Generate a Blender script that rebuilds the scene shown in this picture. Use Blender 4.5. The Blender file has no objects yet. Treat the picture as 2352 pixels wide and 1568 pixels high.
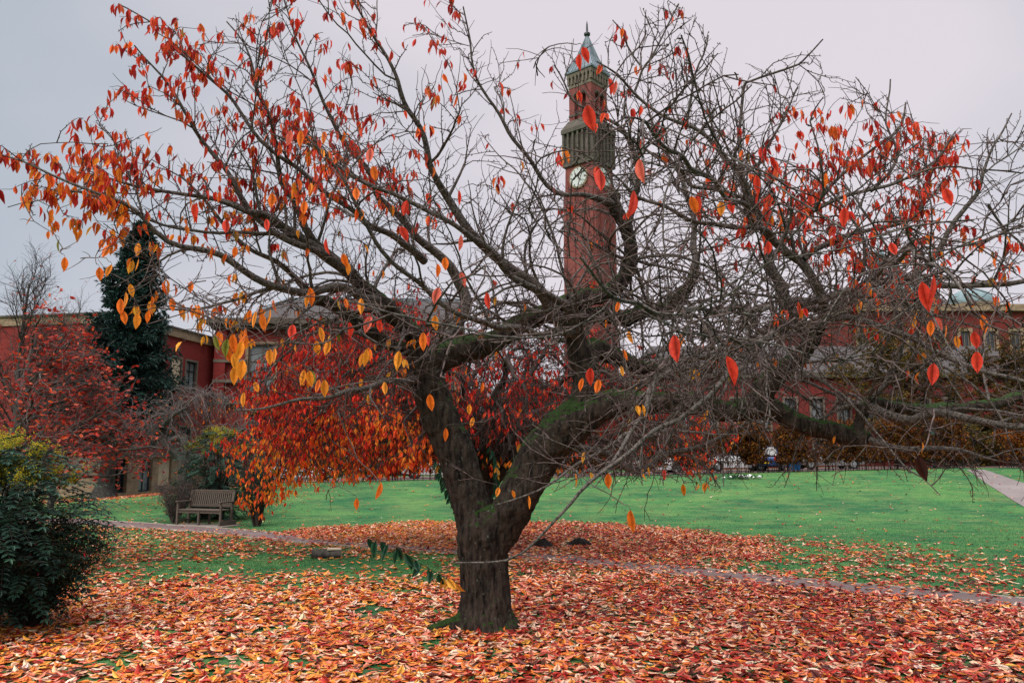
import bpy, math, random
import numpy as np
from mathutils import Vector, Matrix, noise as mnoise
random.seed(7); rng = np.random.default_rng(11)
sc = bpy.context.scene
col = sc.collection
R = math.radians

# ------------------------------------------------------------------ camera
FOC, CU, CV, TH, CAMZ = 1830.0, 1176.0, 784.0, R(8.3), 2.35
cam = bpy.data.cameras.new("camera"); camo = bpy.data.objects.new("camera", cam); col.objects.link(camo)
camo.location = (0, 0, CAMZ); camo.rotation_euler = (R(90) + TH, 0, 0)
cam.sensor_width = 36; cam.lens = 36 * FOC / 2352; cam.clip_end = 3000; cam.clip_start = 0.1
sc.camera = camo
CT, ST = math.cos(TH), math.sin(TH)

def at(u, v, Y):                      # a point at depth Y on the ray of a photo measurement
    x = (u - CU) / FOC; w = (CV - v) / FOC
    t = Y / (CT - w * ST)
    return np.array((x * t, Y, CAMZ + t * (ST + w * CT)))
def proj(p):
    p = np.asarray(p); dx, dy, dz = p[..., 0], p[..., 1], p[..., 2] - CAMZ
    c = dy * CT + dz * ST; h = -dy * ST + dz * CT
    return CU + FOC * dx / c, CV - FOC * h / c
def sstep(t): t = np.clip(t, 0, 1); return t * t * (3 - 2 * t)
def gz(x, y):
    h = np.interp(x, [-24, -13, 5, 25, 60], [0, 0.92, 1.28, 1.75, 1.9])
    return h * sstep((np.asarray(y) - 27) / 19.0)
def ground(u, v):
    Y = 6.0
    while Y < 90:
        p = at(u, v, Y)
        if p[2] <= gz(p[0], p[1]): return p
        Y += 0.04
    return p
def unit(v): return v / (np.linalg.norm(v) + 1e-9)

# ------------------------------------------------------------------ objects
def tag(o, label=None, cat=None, group=None, kind=None):
    if label: o['label'] = label
    if cat: o['category'] = cat
    if group: o['group'] = group
    if kind: o['kind'] = kind
    return o
def empty(name, loc=(0, 0, 0), rz=0.0, **k):
    o = bpy.data.objects.new(name, None); col.objects.link(o)
    o.location = loc; o.rotation_euler = (0, 0, rz); o.empty_display_size = .2
    return tag(o, **k)
def copy_tree(o, parent=None):
    c = o.copy(); col.objects.link(c)
    if parent is not None: c.parent = parent
    for ch in list(o.children): copy_tree(ch, c)
    return c
def link(name, me, mat, parent=None, smooth=False, **k):
    o = bpy.data.objects.new(name, me); col.objects.link(o)
    if mat: me.materials.append(mat)
    if smooth: me.polygons.foreach_set('use_smooth', np.ones(len(me.polygons), bool))
    if parent is not None: o.parent = parent
    return tag(o, **k)
def mesh_np(name, V, Fs, mat=None, parent=None, smooth=False, colr=None, **k):
    """V (n,3); Fs list of int arrays (m,3) or (m,4)"""
    me = bpy.data.meshes.new(name)
    V = np.ascontiguousarray(V, np.float32)
    Fs = [f for f in Fs if len(f)]
    nf = sum(len(f) for f in Fs); nl = sum(f.size for f in Fs)
    me.vertices.add(len(V)); me.vertices.foreach_set('co', V.ravel())
    me.loops.add(nl); me.polygons.add(nf)
    me.loops.foreach_set('vertex_index', np.concatenate([f.ravel() for f in Fs]).astype(np.int32))
    tot = np.concatenate([np.full(len(f), f.shape[1]) for f in Fs])
    me.polygons.foreach_set('loop_start', np.concatenate([[0], np.cumsum(tot)[:-1]]).astype(np.int32))
    if colr is not None:
        a = me.color_attributes.new('tint', 'FLOAT_COLOR', 'POINT')
        c4 = np.ones((len(V), 4), np.float32); c4[:, :3] = colr
        a.data.foreach_set('color', c4.ravel())
    me.update(calc_edges=True)
    return link(name, me, mat, parent, smooth, **k)

class MB:
    def __init__(s): s.v = []; s.f = []
    def add(s, vs, fs):
        b = len(s.v); s.v += [tuple(p) for p in vs]; s.f += [tuple(i + b for i in f) for f in fs]; return s
    def box(s, x0, x1, y0, y1, z0, z1, M=None):
        vs = [(x, y, z) for z in (z0, z1) for y in (y0, y1) for x in (x0, x1)]
        if M is not None: vs = [M @ Vector(p) for p in vs]
        return s.add(vs, [(0, 2, 3, 1), (4, 5, 7, 6), (0, 1, 5, 4), (2, 6, 7, 3), (0, 4, 6, 2), (1, 3, 7, 5)])
    def bar(s, a, b, w, h, up=(0, 0, 1)):
        a, b = Vector(a), Vector(b); d = (b - a).normalized(); u = Vector(up)
        if abs(d.dot(u)) > .98: u = Vector((0, 1, 0))
        sx = d.cross(u).normalized(); uy = sx.cross(d).normalized()
        vs = []
        for p in (a, b):
            for i, j in ((-1, -1), (1, -1), (1, 1), (-1, 1)): vs.append(p + sx * (w / 2 * i) + uy * (h / 2 * j))
        return s.add(vs, [(3, 2, 1, 0), (4, 5, 6, 7), (0, 1, 5, 4), (1, 2, 6, 5), (2, 3, 7, 6), (3, 0, 4, 7)])
    def lathe(s, prof, n=16, c=(0, 0, 0), rot=0.0, caps=True):
        vs = []; fs = []
        for (r, z) in prof:
            for i in range(n):
                a = rot + 2 * math.pi * i / n
                vs.append((c[0] + r * math.cos(a), c[1] + r * math.sin(a), c[2] + z))
        for j in range(len(prof) - 1):
            for i in range(n):
                k = (i + 1) % n
                fs.append((j * n + i, j * n + k, (j + 1) * n + k, (j + 1) * n + i))
        if caps:
            fs.append(tuple(range(n - 1, -1, -1))); fs.append(tuple((len(prof) - 1) * n + i for i in range(n)))
        return s.add(vs, fs)
    def prism(s, poly, y0, y1):        # polygon in x,z extruded along y
        n = len(poly)
        vs = [(x, y0, z) for x, z in poly] + [(x, y1, z) for x, z in poly]
        fs = [tuple(range(n)), tuple(range(2 * n - 1, n - 1, -1))]
        for i in range(n): fs.append((i, i + n, (i + 1) % n + n, (i + 1) % n))
        return s.add(vs, fs)
    def build(s, name, mat, parent=None, smooth=False, bevel=0, **k):
        me = bpy.data.meshes.new(name); me.from_pydata(s.v, [], s.f); me.update()
        o = link(name, me, mat, parent, smooth, **k)
        if bevel:
            m = o.modifiers.new('b', 'BEVEL'); m.width = bevel; m.segments = 2; m.limit_method = 'ANGLE'
        return o

# ------------------------------------------------------------------ materials
class NT:
    def __init__(s, name):
        s.m = bpy.data.materials.new(name); s.m.use_nodes = True
        s.t = s.m.node_tree; s.t.nodes.clear()
        s.out = s.n('ShaderNodeOutputMaterial')
    def n(s, ty, **kw):
        n = s.t.nodes.new(ty)
        for k, v in kw.items():
            if k.startswith('i_'):
                key = k[2:]; n.inputs[int(key) if key.isdigit() else key.replace('_', ' ')].default_value = v
            else: setattr(n, k, v)
        return n
    def l(s, a, b): s.t.links.new(a, b)
    def coord(s, kind='Object'): return s.n('ShaderNodeTexCoord').outputs[kind]
    def mapn(s, vec, scale=(1, 1, 1), loc=(0, 0, 0)):
        m = s.n('ShaderNodeMapping'); m.inputs['Scale'].default_value = scale; m.inputs['Location'].default_value = loc
        s.l(vec, m.inputs[0]); return m.outputs[0]
    def noise(s, vec, scale=5, detail=4, rough=.6):
        n = s.n('ShaderNodeTexNoise'); n.inputs['Scale'].default_value = scale; n.inputs['Detail'].default_value = detail
        n.inputs['Roughness'].default_value = rough; s.l(vec, n.inputs['Vector']); return n.outputs['Fac']
    def ramp(s, fac, stops):
        r = s.n('ShaderNodeValToRGB'); e = r.color_ramp.elements
        while len(e) < len(stops): e.new(0.5)
        for i, (p, c) in enumerate(stops): e[i].position = p; e[i].color = (*c, 1) if len(c) == 3 else c
        s.l(fac, r.inputs[0]); return r.outputs[0]
    def mix(s, fac, a, b, blend='MIX'):
        m = s.n('ShaderNodeMix', data_type='RGBA', blend_type=blend)
        for sock, v in ((m.inputs[0], fac), (m.inputs[6], a), (m.inputs[7], b)):
            if hasattr(v, 'is_output'): s.l(v, sock)
            elif isinstance(v, (int, float)): sock.default_value = v
            else: sock.default_value = (*v, 1)
        return m.outputs[2]
    def math(s, op, a, b=0.0):
        m = s.n('ShaderNodeMath', operation=op)
        for i, v in enumerate((a, b)):
            if hasattr(v, 'is_output'): s.l(v, m.inputs[i])
            else: m.inputs[i].default_value = v
        return m.outputs[0]
    def bump(s, h, strength=.3, dist=.02):
        b = s.n('ShaderNodeBump'); b.inputs['Strength'].default_value = strength; b.inputs['Distance'].default_value = dist
        s.l(h, b.inputs['Height']); return b.outputs[0]
    def pbr(s, colr, rough=.8, normal=None, metal=0.0, spec=.3, trans=0.0):
        p = s.n('ShaderNodeBsdfPrincipled'); p.inputs['Roughness'].default_value = rough
        p.inputs['Metallic'].default_value = metal; p.inputs['Specular IOR Level'].default_value = spec
        if hasattr(colr, 'is_output'): s.l(colr, p.inputs['Base Color'])
        else: p.inputs['Base Color'].default_value = (*colr, 1)
        if normal is not None: s.l(normal, p.inputs['Normal'])
        if trans:
            t = s.n('ShaderNodeBsdfTranslucent')
            if hasattr(colr, 'is_output'): s.l(colr, t.inputs[0])
            else: t.inputs[0].default_value = (*colr, 1)
            mx = s.n('ShaderNodeMixShader'); mx.inputs[0].default_value = trans
            s.l(p.outputs[0], mx.inputs[1]); s.l(t.outputs[0], mx.inputs[2]); s.l(mx.outputs[0], s.out.inputs[0])
        else: s.l(p.outputs[0], s.out.inputs[0])
        return s.m
M = {}
def plain(name, c1, c2=None, scale=8, rough=.8, bumpv=.2, metal=0, spec=.3, dist=.01, stretch=(1, 1, 1)):
    n = NT(name); c = n.mapn(n.coord(), stretch); f = n.noise(c, scale)
    cc = n.ramp(f, [(.3, c1), (.7, c2 or tuple(x * 1.3 for x in c1))])
    M[name] = n.pbr(cc, rough, n.bump(f, bumpv, dist) if bumpv else None, metal, spec); return M[name]

def leaf_mat(name, trans=.4, rough=.55, spec=.25):
    n = NT(name); a = n.n('ShaderNodeVertexColor', layer_name='tint')
    f = n.noise(n.coord(), 45, 3)
    c = n.mix(.55, a.outputs[0], n.mix(1.0, a.outputs[0], n.ramp(f, [(.3, (.55, .5, .5)), (.65, (1.25, 1.25, 1.2))]), 'MULTIPLY'))
    M[name] = n.pbr(c, rough, None, 0, spec, trans)
leaf_mat('leaf', .42); leaf_mat('litter_leaf', .12, .5, .35); leaf_mat('evergreen', .12, .5, .35); leaf_mat('blade', .3, .6, .2)

def bark(name, dark, lite, moss=.0, lichen=0.0, stretch=(1, 1, .25), scale=14, bumpd=.03):
    n = NT(name); co = n.coord(); c = n.mapn(co, stretch)
    f = n.noise(c, scale, 7, .65); f2 = n.noise(co, 3, 3)
    cc = n.ramp(f, [(.35, dark), (.62, lite)])
    geo = n.n('ShaderNodeNewGeometry'); sep = n.n('ShaderNodeSeparateXYZ'); n.l(geo.outputs['Normal'], sep.inputs[0])
    if lichen:
        li = n.ramp(n.noise(co, 16, 5, .75), [(.60, (0, 0, 0)), (.66, (1, 1, 1))])
        li2 = n.ramp(f2, [(.46, (0, 0, 0)), (.58, (1, 1, 1))])
        cc = n.mix(n.math('MULTIPLY', n.math('MULTIPLY', li, li2), lichen), cc, (.16, .21, .17))
    if moss:
        up = n.ramp(n.math('ADD', sep.outputs[2], n.math('MULTIPLY', n.noise(co, 9, 4), .9)), [(.90, (0, 0, 0)), (1.12, (1, 1, 1))])
        mm = n.math('MULTIPLY', up, moss)
        cc = n.mix(mm, cc, n.ramp(n.noise(co, 60, 2), [(.3, (.008, .024, .004)), (.7, (.032, .080, .010))]))
    M[name] = n.pbr(cc, .9, n.bump(f, .9, bumpd), 0, .15); return M[name]
bark('bark_trunk', (.005, .0042, .0036), (.058, .043, .033), .8, .8, (1, 1, .22), 16, .07)
bark('bark_limb', (.010, .009, .008), (.15, .125, .11), .05, .5, (1, 1, 1), 34, .01)
bark('bark_twig', (.014, .008, .007), (.125, .088, .078), 0, .4, (1, 1, 1), 22, .004)
bark('bark_back', (.016, .012, .010), (.045, .032, .026), 0, .2, (1, 1, .4), 20, .01)
bark('bark_pale', (.06, .045, .042), (.16, .13, .12), 0, .2, (1, 1, 1), 20, .004)
bark('bark_grey', (.03, .028, .026), (.09, .08, .07), 0.1, .2, (1, 1, .3), 9, .03)

# ------------------------------------------------------------------ tubes
def catmull(P, step):
    P = np.asarray(P, float)
    if len(P) < 3:
        n = max(2, int(np.linalg.norm(P[-1] - P[0]) / step) + 1); t = np.linspace(0, 1, n)[:, None]
        return P[0] * (1 - t) + P[-1] * t
    Q = np.vstack([2 * P[0] - P[1], P, 2 * P[-1] - P[-2]]); out = []
    for i in range(1, len(Q) - 2):
        m = max(2, int(np.linalg.norm(Q[i + 1][:3] - Q[i][:3]) / step))
        for t in np.linspace(0, 1, m, endpoint=False):
            a, b, c, d = Q[i - 1], Q[i], Q[i + 1], Q[i + 2]
            out.append(.5 * ((2 * b) + (-a + c) * t + (2 * a - 5 * b + 4 * c - d) * t * t + (-a + 3 * b - 3 * c + d) * t ** 3))
    out.append(Q[-2]); return np.array(out)

class Tubes:
    def __init__(s): s.g = {}
    def add(s, pts, rad, k):
        pts = np.asarray(pts, float); s.g.setdefault((len(pts), k), []).append(np.column_stack([pts, rad]))
    def build(s, name, mat, parent=None, smooth=True, caps=False, **kw):
        Vs, Fs, Ts, base = [], [], [], 0
        for (n, k), L in s.g.items():
            A = np.array(L); P = A[:, :, :3]; r = A[:, :, 3]
            T = np.gradient(P, axis=1); T /= np.linalg.norm(T, axis=2, keepdims=True) + 1e-9
            mean = P[:, -1] - P[:, 0]; mean /= np.linalg.norm(mean, axis=1, keepdims=True) + 1e-9
            ref = np.where(np.abs(mean[:, 2:3]) > .8, np.array([[1., .13, 0]]), np.array([[0, 0, 1.]]))
            ref = np.broadcast_to(ref[:, None, :], T.shape)
            N = np.cross(T, ref); N /= np.linalg.norm(N, axis=2, keepdims=True) + 1e-9; B = np.cross(T, N)
            a = np.arange(k) * 2 * np.pi / k
            V = P[:, :, None, :] + r[:, :, None, None] * (N[:, :, None, :] * np.cos(a)[None, None, :, None] + B[:, :, None, :] * np.sin(a)[None, None, :, None])
            m = len(L); Vs.append(V.reshape(-1, 3))
            i = np.arange(n - 1)[:, None]; j = np.arange(k)[None, :]; j2 = (j + 1) % k
            f = np.stack([i * k + j, i * k + j2, (i + 1) * k + j2, (i + 1) * k + j], -1).reshape(-1, 4)
            f = (f[None] + (np.arange(m) * n * k)[:, None, None]).reshape(-1, 4) + base
            Fs.append(f)
            if caps:
                o0 = np.arange(m) * n * k + base; Vs.append(P[:, 0]); Vs.append(P[:, -1]); c0_ = base + m * n * k + np.arange(m)
                jj_ = np.arange(k); j2_ = (jj_ + 1) % k
                for cc_, oo, fl_ in ((c0_, o0, 1), (c0_ + m, o0 + (n - 1) * k, 0)):
                    a_ = oo[:, None] + jj_[None]; b_ = oo[:, None] + j2_[None]; ce = np.broadcast_to(cc_[:, None], a_.shape)
                    Ts.append((np.stack([ce, b_, a_], -1) if fl_ else np.stack([ce, a_, b_], -1)).reshape(-1, 3))
                base += 2 * m
            base += m * n * k
        if not Vs: return None
        return mesh_np(name, np.vstack(Vs), [np.vstack(Fs)] + Ts, mat, parent, smooth, **kw)

# ------------------------------------------------------------------ leaves
def leaf_template(rows, fold=.25, bend=.25, sharp=1.0):
    """leaf along +x (0..1), width y (+-.5 scaled), normal z"""
    V = []; F = []
    for i, t in enumerate(rows):
        w = 0.5 * (math.sin(math.pi * min(1, t ** .85)) ** .9) if 0 < t < 1 else 0
        if t > .7: w *= 1 - .25 * sharp * (t - .7) / .3
        z = -bend * t * t
        V.append((t, 0, z))
        if w > 0: V.append((t, w, z + fold * w)); V.append((t, -w, z + fold * w))
        else: V.append(None); V.append(None)
    idx = {}; out = []
    for i, v in enumerate(V):
        if v is not None: idx[i] = len(out); out.append(v)
    q, tri = [], []
    for i in range(len(rows) - 1):
        a, b = 3 * i, 3 * i + 3
        for s in (1, 2):
            has0, has1 = V[a + s] is not None, V[b + s] is not None
            if has0 and has1: q.append((idx[a], idx[b], idx[b + s], idx[a + s]))
            elif has1: tri.append((idx[a], idx[b], idx[b + s]))
            elif has0: tri.append((idx[a], idx[b], idx[a + s]))
    return np.array(out), np.array(q, int).reshape(-1, 4), np.array(tri, int).reshape(-1, 3)
T_FINE = leaf_template([0, .12, .3, .5, .7, .87, 1.0])
T_MED = leaf_template([0, .25, .55, .82, 1.0])
T_LOW = leaf_template([0, .45, 1.0])
T_FLAT = leaf_template([0, .2, .5, .8, 1.0], .12, .05)
def leaves(name, tpl, P, A, Nn, L, W, C, mat, parent=None, curl=None, **kw):
    """P base, A axis, Nn approx normal, L length, W width ratio, C colour; arrays"""
    P, A, Nn = map(lambda q: np.asarray(q, float), (P, A, Nn)); n = len(P)
    A = A / np.linalg.norm(A, axis=1, keepdims=True)
    S = np.cross(Nn, A); S /= np.linalg.norm(S, axis=1, keepdims=True) + 1e-9; Z = np.cross(A, S)
    tv, tq, tt = tpl
    if curl is None: curl = np.ones(n)
    X = tv[None, :, 0, None] * A[:, None] ; Y = tv[None, :, 1, None] * S[:, None] * W[:, None, None]
    Zc = tv[None, :, 2, None] * Z[:, None] * curl[:, None, None]
    V = P[:, None] + L[:, None, None] * (X + Y + Zc)
    k = len(tv); off = (np.arange(n) * k)[:, None, None]
    Fs = []
    if len(tq): Fs.append((tq[None] + off).reshape(-1, 4))
    if len(tt): Fs.append((tt[None] + off).reshape(-1, 3))
    cc = np.repeat(np.clip(C, 0, 1), k, axis=0)
    return mesh_np(name, V.reshape(-1, 3), Fs, M[mat], parent, True, cc, **kw)
def rdir(n):
    v = rng.normal(size=(n, 3)); return v / np.linalg.norm(v, axis=1, keepdims=True)
def pick(pal, wts, n):
    pal = np.array(pal); i = rng.choice(len(pal), n, p=np.array(wts) / sum(wts))
    c = pal[i] * rng.uniform(.75, 1.2, (n, 1)); c *= rng.uniform(.9, 1.1, (n, 3)); return c

# ------------------------------------------------------------------ branch growth
CURV = [0.0]
def grow(p, d, length, r0, r1, n, wander, trop):
    if CURV[0]: trop = np.asarray(trop) + np.array([random.gauss(0, CURV[0]) for _ in range(3)])
    p = np.array(p, float); d = unit(np.array(d, float)); pts = [p.copy()]; st = length / n
    for i in range(n):
        d = unit(d + np.array([random.gauss(0, wander) for _ in range(3)]) + np.asarray(trop) * st)
        p = p + d * st; pts.append(p.copy())
    return np.array(pts), np.linspace(r0, r1, n + 1)
def side_dir(t, ang, up=0.0):
    r = np.array([random.gauss(0, 1) for _ in range(3)]); r = unit(r - t * r.dot(t))
    return unit(t * math.cos(ang) + r * math.sin(ang) + np.array([0, 0, up]))

# ================================================================== world / light
w = bpy.data.worlds.new("World"); sc.world = w; w.use_nodes = True
nt = w.node_tree; nt.nodes.clear()
def wn(t, **k):
    n = nt.nodes.new(t)
    for a, b in k.items(): setattr(n, a, b)
    return n
SUN_EL, SUN_ROT = R(48), R(215)
sky = wn('ShaderNodeTexSky', sky_type='NISHITA', sun_disc=False); sky.sun_elevation = SUN_EL; sky.sun_rotation = SUN_ROT
bg1 = wn('ShaderNodeBackground'); bg1.inputs[1].default_value = .06; nt.links.new(sky.outputs[0], bg1.inputs[0])
tc = wn('ShaderNodeTexCoord'); mp = wn('ShaderNodeMapping'); mp.inputs['Scale'].default_value = (1.2, 1.2, 2.6)
mp.inputs['Location'].default_value = (3.1, .4, 1.7)
nt.links.new(tc.outputs['Generated'], mp.inputs[0])
no = wn('ShaderNodeTexNoise'); no.inputs['Scale'].default_value = 1.5; no.inputs['Detail'].default_value = 4; no.inputs['Roughness'].default_value = .45
nt.links.new(mp.outputs[0], no.inputs['Vector'])
rp = wn('ShaderNodeValToRGB'); e = rp.color_ramp.elements
e[0].position = .30; e[0].color = (.50, .545, .61, 1); e[1].position = .66; e[1].color = (.80, .735, .785, 1)
sx0 = wn('ShaderNodeSeparateXYZ'); nt.links.new(tc.outputs['Generated'], sx0.inputs[0])
def wm(op, a, b):
    m_ = wn('ShaderNodeMath', operation=op)
    for i_, v_ in enumerate((a, b)):
        if hasattr(v_, 'is_output'): nt.links.new(v_, m_.inputs[i_])
        else: m_.inputs[i_].default_value = v_
    return m_.outputs[0]
xo = wm('SUBTRACT', sx0.outputs[0], .10); nt.links.new(wm('ADD', wm('MULTIPLY', no.outputs['Fac'], .7), wm('SUBTRACT', .33, wm('MULTIPLY', wm('MULTIPLY', xo, xo), 1.15))), rp.inputs[0])
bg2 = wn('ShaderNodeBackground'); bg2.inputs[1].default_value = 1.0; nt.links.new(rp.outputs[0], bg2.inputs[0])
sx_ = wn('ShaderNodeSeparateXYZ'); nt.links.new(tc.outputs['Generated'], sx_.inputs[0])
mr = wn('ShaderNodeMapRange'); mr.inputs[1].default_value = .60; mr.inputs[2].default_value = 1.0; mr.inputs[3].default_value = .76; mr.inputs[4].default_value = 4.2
nt.links.new(sx_.outputs[2], mr.inputs[0]); nt.links.new(mr.outputs[0], bg2.inputs[1])  # overhead cloud made brighter, above the view, to light the ground
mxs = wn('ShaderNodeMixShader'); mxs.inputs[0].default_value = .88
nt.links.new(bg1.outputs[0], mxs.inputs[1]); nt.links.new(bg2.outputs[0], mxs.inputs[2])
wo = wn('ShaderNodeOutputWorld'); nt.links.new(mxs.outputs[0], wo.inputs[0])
sun = bpy.data.lights.new('sun', 'SUN'); sun.energy = 2.4; sun.angle = R(50); sun.color = (1, .96, .9)
so = bpy.data.objects.new('sun', sun); col.objects.link(so)
# the sun stands behind the camera, to its left, veiled by cloud
sd = Vector((math.sin(SUN_ROT) * math.cos(SUN_EL), math.cos(SUN_ROT) * math.cos(SUN_EL), math.sin(SUN_EL)))
so.rotation_euler = sd.to_track_quat('Z', 'Y').to_euler(); so.location = (0, -20, 40)
sc.view_settings.view_transform = 'Standard'; sc.view_settings.look = 'None'
sc.view_settings.exposure = 0.46; sc.view_settings.gamma = 1
sc.cycles.max_bounces = 6; sc.cycles.transparent_max_bounces = 8; sc.cycles.use_denoising = True

# ================================================================== ground
def lines(fine0, fine1, step, outs):
    a = list(np.arange(fine0, fine1 + 1e-6, step)); lo = [fine0 - o for o in outs][::-1]; hi = [fine1 + o for o in outs]
    return np.array(lo + a + hi)
xs = lines(-40, 45, .5, [2, 5, 10, 20, 50, 120, 300, 800]); ys = lines(4, 66, .4, [2, 5, 10, 20, 50, 120, 300, 800, 1500])
GX, GY = np.meshgrid(xs, ys)
def und(x, y): return .012 * np.sin(x * 1.3 + y * .7) + .01 * np.sin(x * .6 - y * 1.1)
GZ = gz(GX, GY)
nx, ny = len(xs), len(ys)
ii, jj = np.meshgrid(np.arange(nx - 1), np.arange(ny - 1))
F = np.stack([jj * nx + ii, jj * nx + ii + 1, (jj + 1) * nx + ii + 1, (jj + 1) * nx + ii], -1).reshape(-1, 4)
n = NT('lawn'); co = n.coord()
f1 = n.noise(co, .35, 4); f2 = n.noise(n.mapn(co, (1, 1, 1)), 2.2, 5, .7); f3 = n.noise(n.mapn(co, (1, .55, 1)), 38, 4, .8)
c = n.ramp(f3, [(.32, (.004, .034, .014)), (.47, (.020, .110, .038)), (.64, (.065, .22, .075))])
c = n.mix(n.ramp(f1, [(.38, (0, 0, 0)), (.62, (1, 1, 1))]), n.mix(1, c, (.7, .78, .85), 'MULTIPLY'), n.mix(1, c, (2.1, 1.35, 1.1), 'MULTIPLY'))
f4 = n.noise(n.mapn(co, (.7, 2.0, 1)), .9, 5, .75); c = n.mix(n.ramp(f4, [(.46, (0, 0, 0)), (.66, (.9, .9, .9))]), c, n.mix(.5, c, (.20, .22, .08)))
f5 = n.noise(n.mapn(co, (.6, 1.8, 1), (7, 3, 0)), 2.4, 5, .8); c = n.mix(n.ramp(f5, [(.50, (0, 0, 0)), (.66, (.75, .75, .75))]), c, n.mix(1, c, (.35, .5, .6), 'MULTIPLY'))
c = n.mix(n.ramp(f2, [(.55, (0, 0, 0)), (.8, (.6, .6, .6))]), c, n.mix(.6, c, (.16, .17, .06)))
# bare soil and rotting leaves where the litter lies thick in front and under the second cherry
M['lawn'] = n.pbr(c, .9, n.bump(f3, .8, .05), 0, .1)
mesh_np('lawn_ground', np.column_stack([GX.ravel(), GY.ravel(), GZ.ravel()]), [F], M['lawn'], None, True, kind='structure')

# asphalt
n = NT('asphalt'); co = n.coord(); fa = n.noise(co, 60, 4, .8); fb = n.noise(co, 1.3, 4)
ca = n.mix(n.ramp(fb, [(.4, (0, 0, 0)), (.65, (.8, .8, .8))]), n.ramp(fa, [(.3, (.07, .043, .040)), (.7, (.13, .085, .076))]), n.ramp(fa, [(.3, (.10, .072, .066)), (.7, (.17, .13, .118))]))
M['asphalt'] = n.pbr(ca, .75, n.bump(fa, .4, .01), 0, .35)
n = NT('asphalt_far'); co = n.coord(); fa = n.noise(co, 30, 4, .8); fb = n.noise(co, .6, 4)
ca = n.ramp(fb, [(.3, (.135, .112, .105)), (.7, (.20, .17, .16))])
M['asphalt_far'] = n.pbr(ca, .8, n.bump(fa, .3, .01), 0, .3)
plain('kerb', (.17, .14, .12), (.28, .24, .2), 14, .9, .4)
ctr = [(-200, 1190), (60, 1193), (170, 1198), (300, 1205), (420, 1213), (540, 1222), (700, 1240), (880, 1253), (1060, 1265), (1180, 1273), (1300, 1284), (1500, 1304), (1700, 1326), (1900, 1347), (2100, 1364), (2352, 1388), (2600, 1410)]
PC = catmull(np.array([ground(u, v)[:2] for u, v in ctr]), .35)
T2 = np.gradient(PC, axis=0); T2 /= np.linalg.norm(T2, axis=1, keepdims=True); N2 = np.column_stack([-T2[:, 1], T2[:, 0]])
PW = .56
def ribbon(name, C, Nn, offs, mat, lift, **k):
    V = np.concatenate([np.column_stack([C + Nn * o, gz(*(C + Nn * o).T) + lz + lift]) for o, lz in offs]); m = len(C)
    Fq = [np.stack([np.arange(m - 1) + a * m, np.arange(1, m) + a * m, np.arange(1, m) + (a + 1) * m, np.arange(m - 1) + (a + 1) * m], -1) for a in range(len(offs) - 1)]
    return mesh_np(name, V, [np.vstack(Fq)], mat, None, True, **k)
ribbon('garden_path', PC, N2, [(-PW, 0), (-PW * .5, .01), (0, .015), (PW * .5, .01), (PW, 0)], M['asphalt'], .012, kind='structure')
for sgn in (-1, 1):
    ribbon('path_edging', PC, N2, [(sgn * PW, -.03), (sgn * PW, .028), (sgn * (PW + .06), .03), (sgn * (PW + .06), -.03)], M['kerb'], 0, kind='structure')
def ypath(x): return np.interp(x, PC[:, 0], PC[:, 1])
# path to the right hand door
ql = [ground(2219, 1079), ground(2262, 1108), ground(2312, 1140), ground(2400, 1196), ground(2560, 1290)]
qr = [ground(2260, 1079), ground(2305, 1094), ground(2360, 1112), ground(2500, 1150), ground(2760, 1230)]
A_ = catmull(np.array([q[:2] for q in ql]), .6); B_ = catmull(np.array([q[:2] for q in qr]), .6)
m = 60; ta = np.linspace(0, 1, m)
A_ = np.column_stack([np.interp(ta, np.linspace(0, 1, len(A_)), A_[:, k]) for k in (0, 1)])
B_ = np.column_stack([np.interp(ta, np.linspace(0, 1, len(B_)), B_[:, k]) for k in (0, 1)])
Vp = []; K = 7
for s in range(K):
    q = A_ * (1 - s / (K - 1)) + B_ * (s / (K - 1)); Vp.append(np.column_stack([q, gz(*q.T) + .02]))
Fq = [np.stack([np.arange(m - 1) + a * m, np.arange(1, m) + a * m, np.arange(1, m) + (a + 1) * m, np.arange(m - 1) + (a + 1) * m], -1) for a in range(K - 1)]
mesh_np('entrance_path', np.vstack(Vp), [np.vstack(Fq)], M['asphalt_far'], None, True, kind='structure')
ENT = (A_, B_)
# service road behind the hedge
Vr = []; rx = np.linspace(-20, 44, 60)
for yy in (47.6, 50, 53, 56): Vr.append(np.column_stack([rx, np.full(60, yy), gz(rx, np.full(60, yy)) + .02]))
Fq = [np.stack([np.arange(59) + a * 60, np.arange(1, 60) + a * 60, np.arange(1, 60) + (a + 1) * 60, np.arange(59) + (a + 1) * 60], -1) for a in range(3)]
mesh_np('service_road', np.vstack(Vr), [np.vstack(Fq)], M['asphalt'], None, True, kind='structure')

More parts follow.
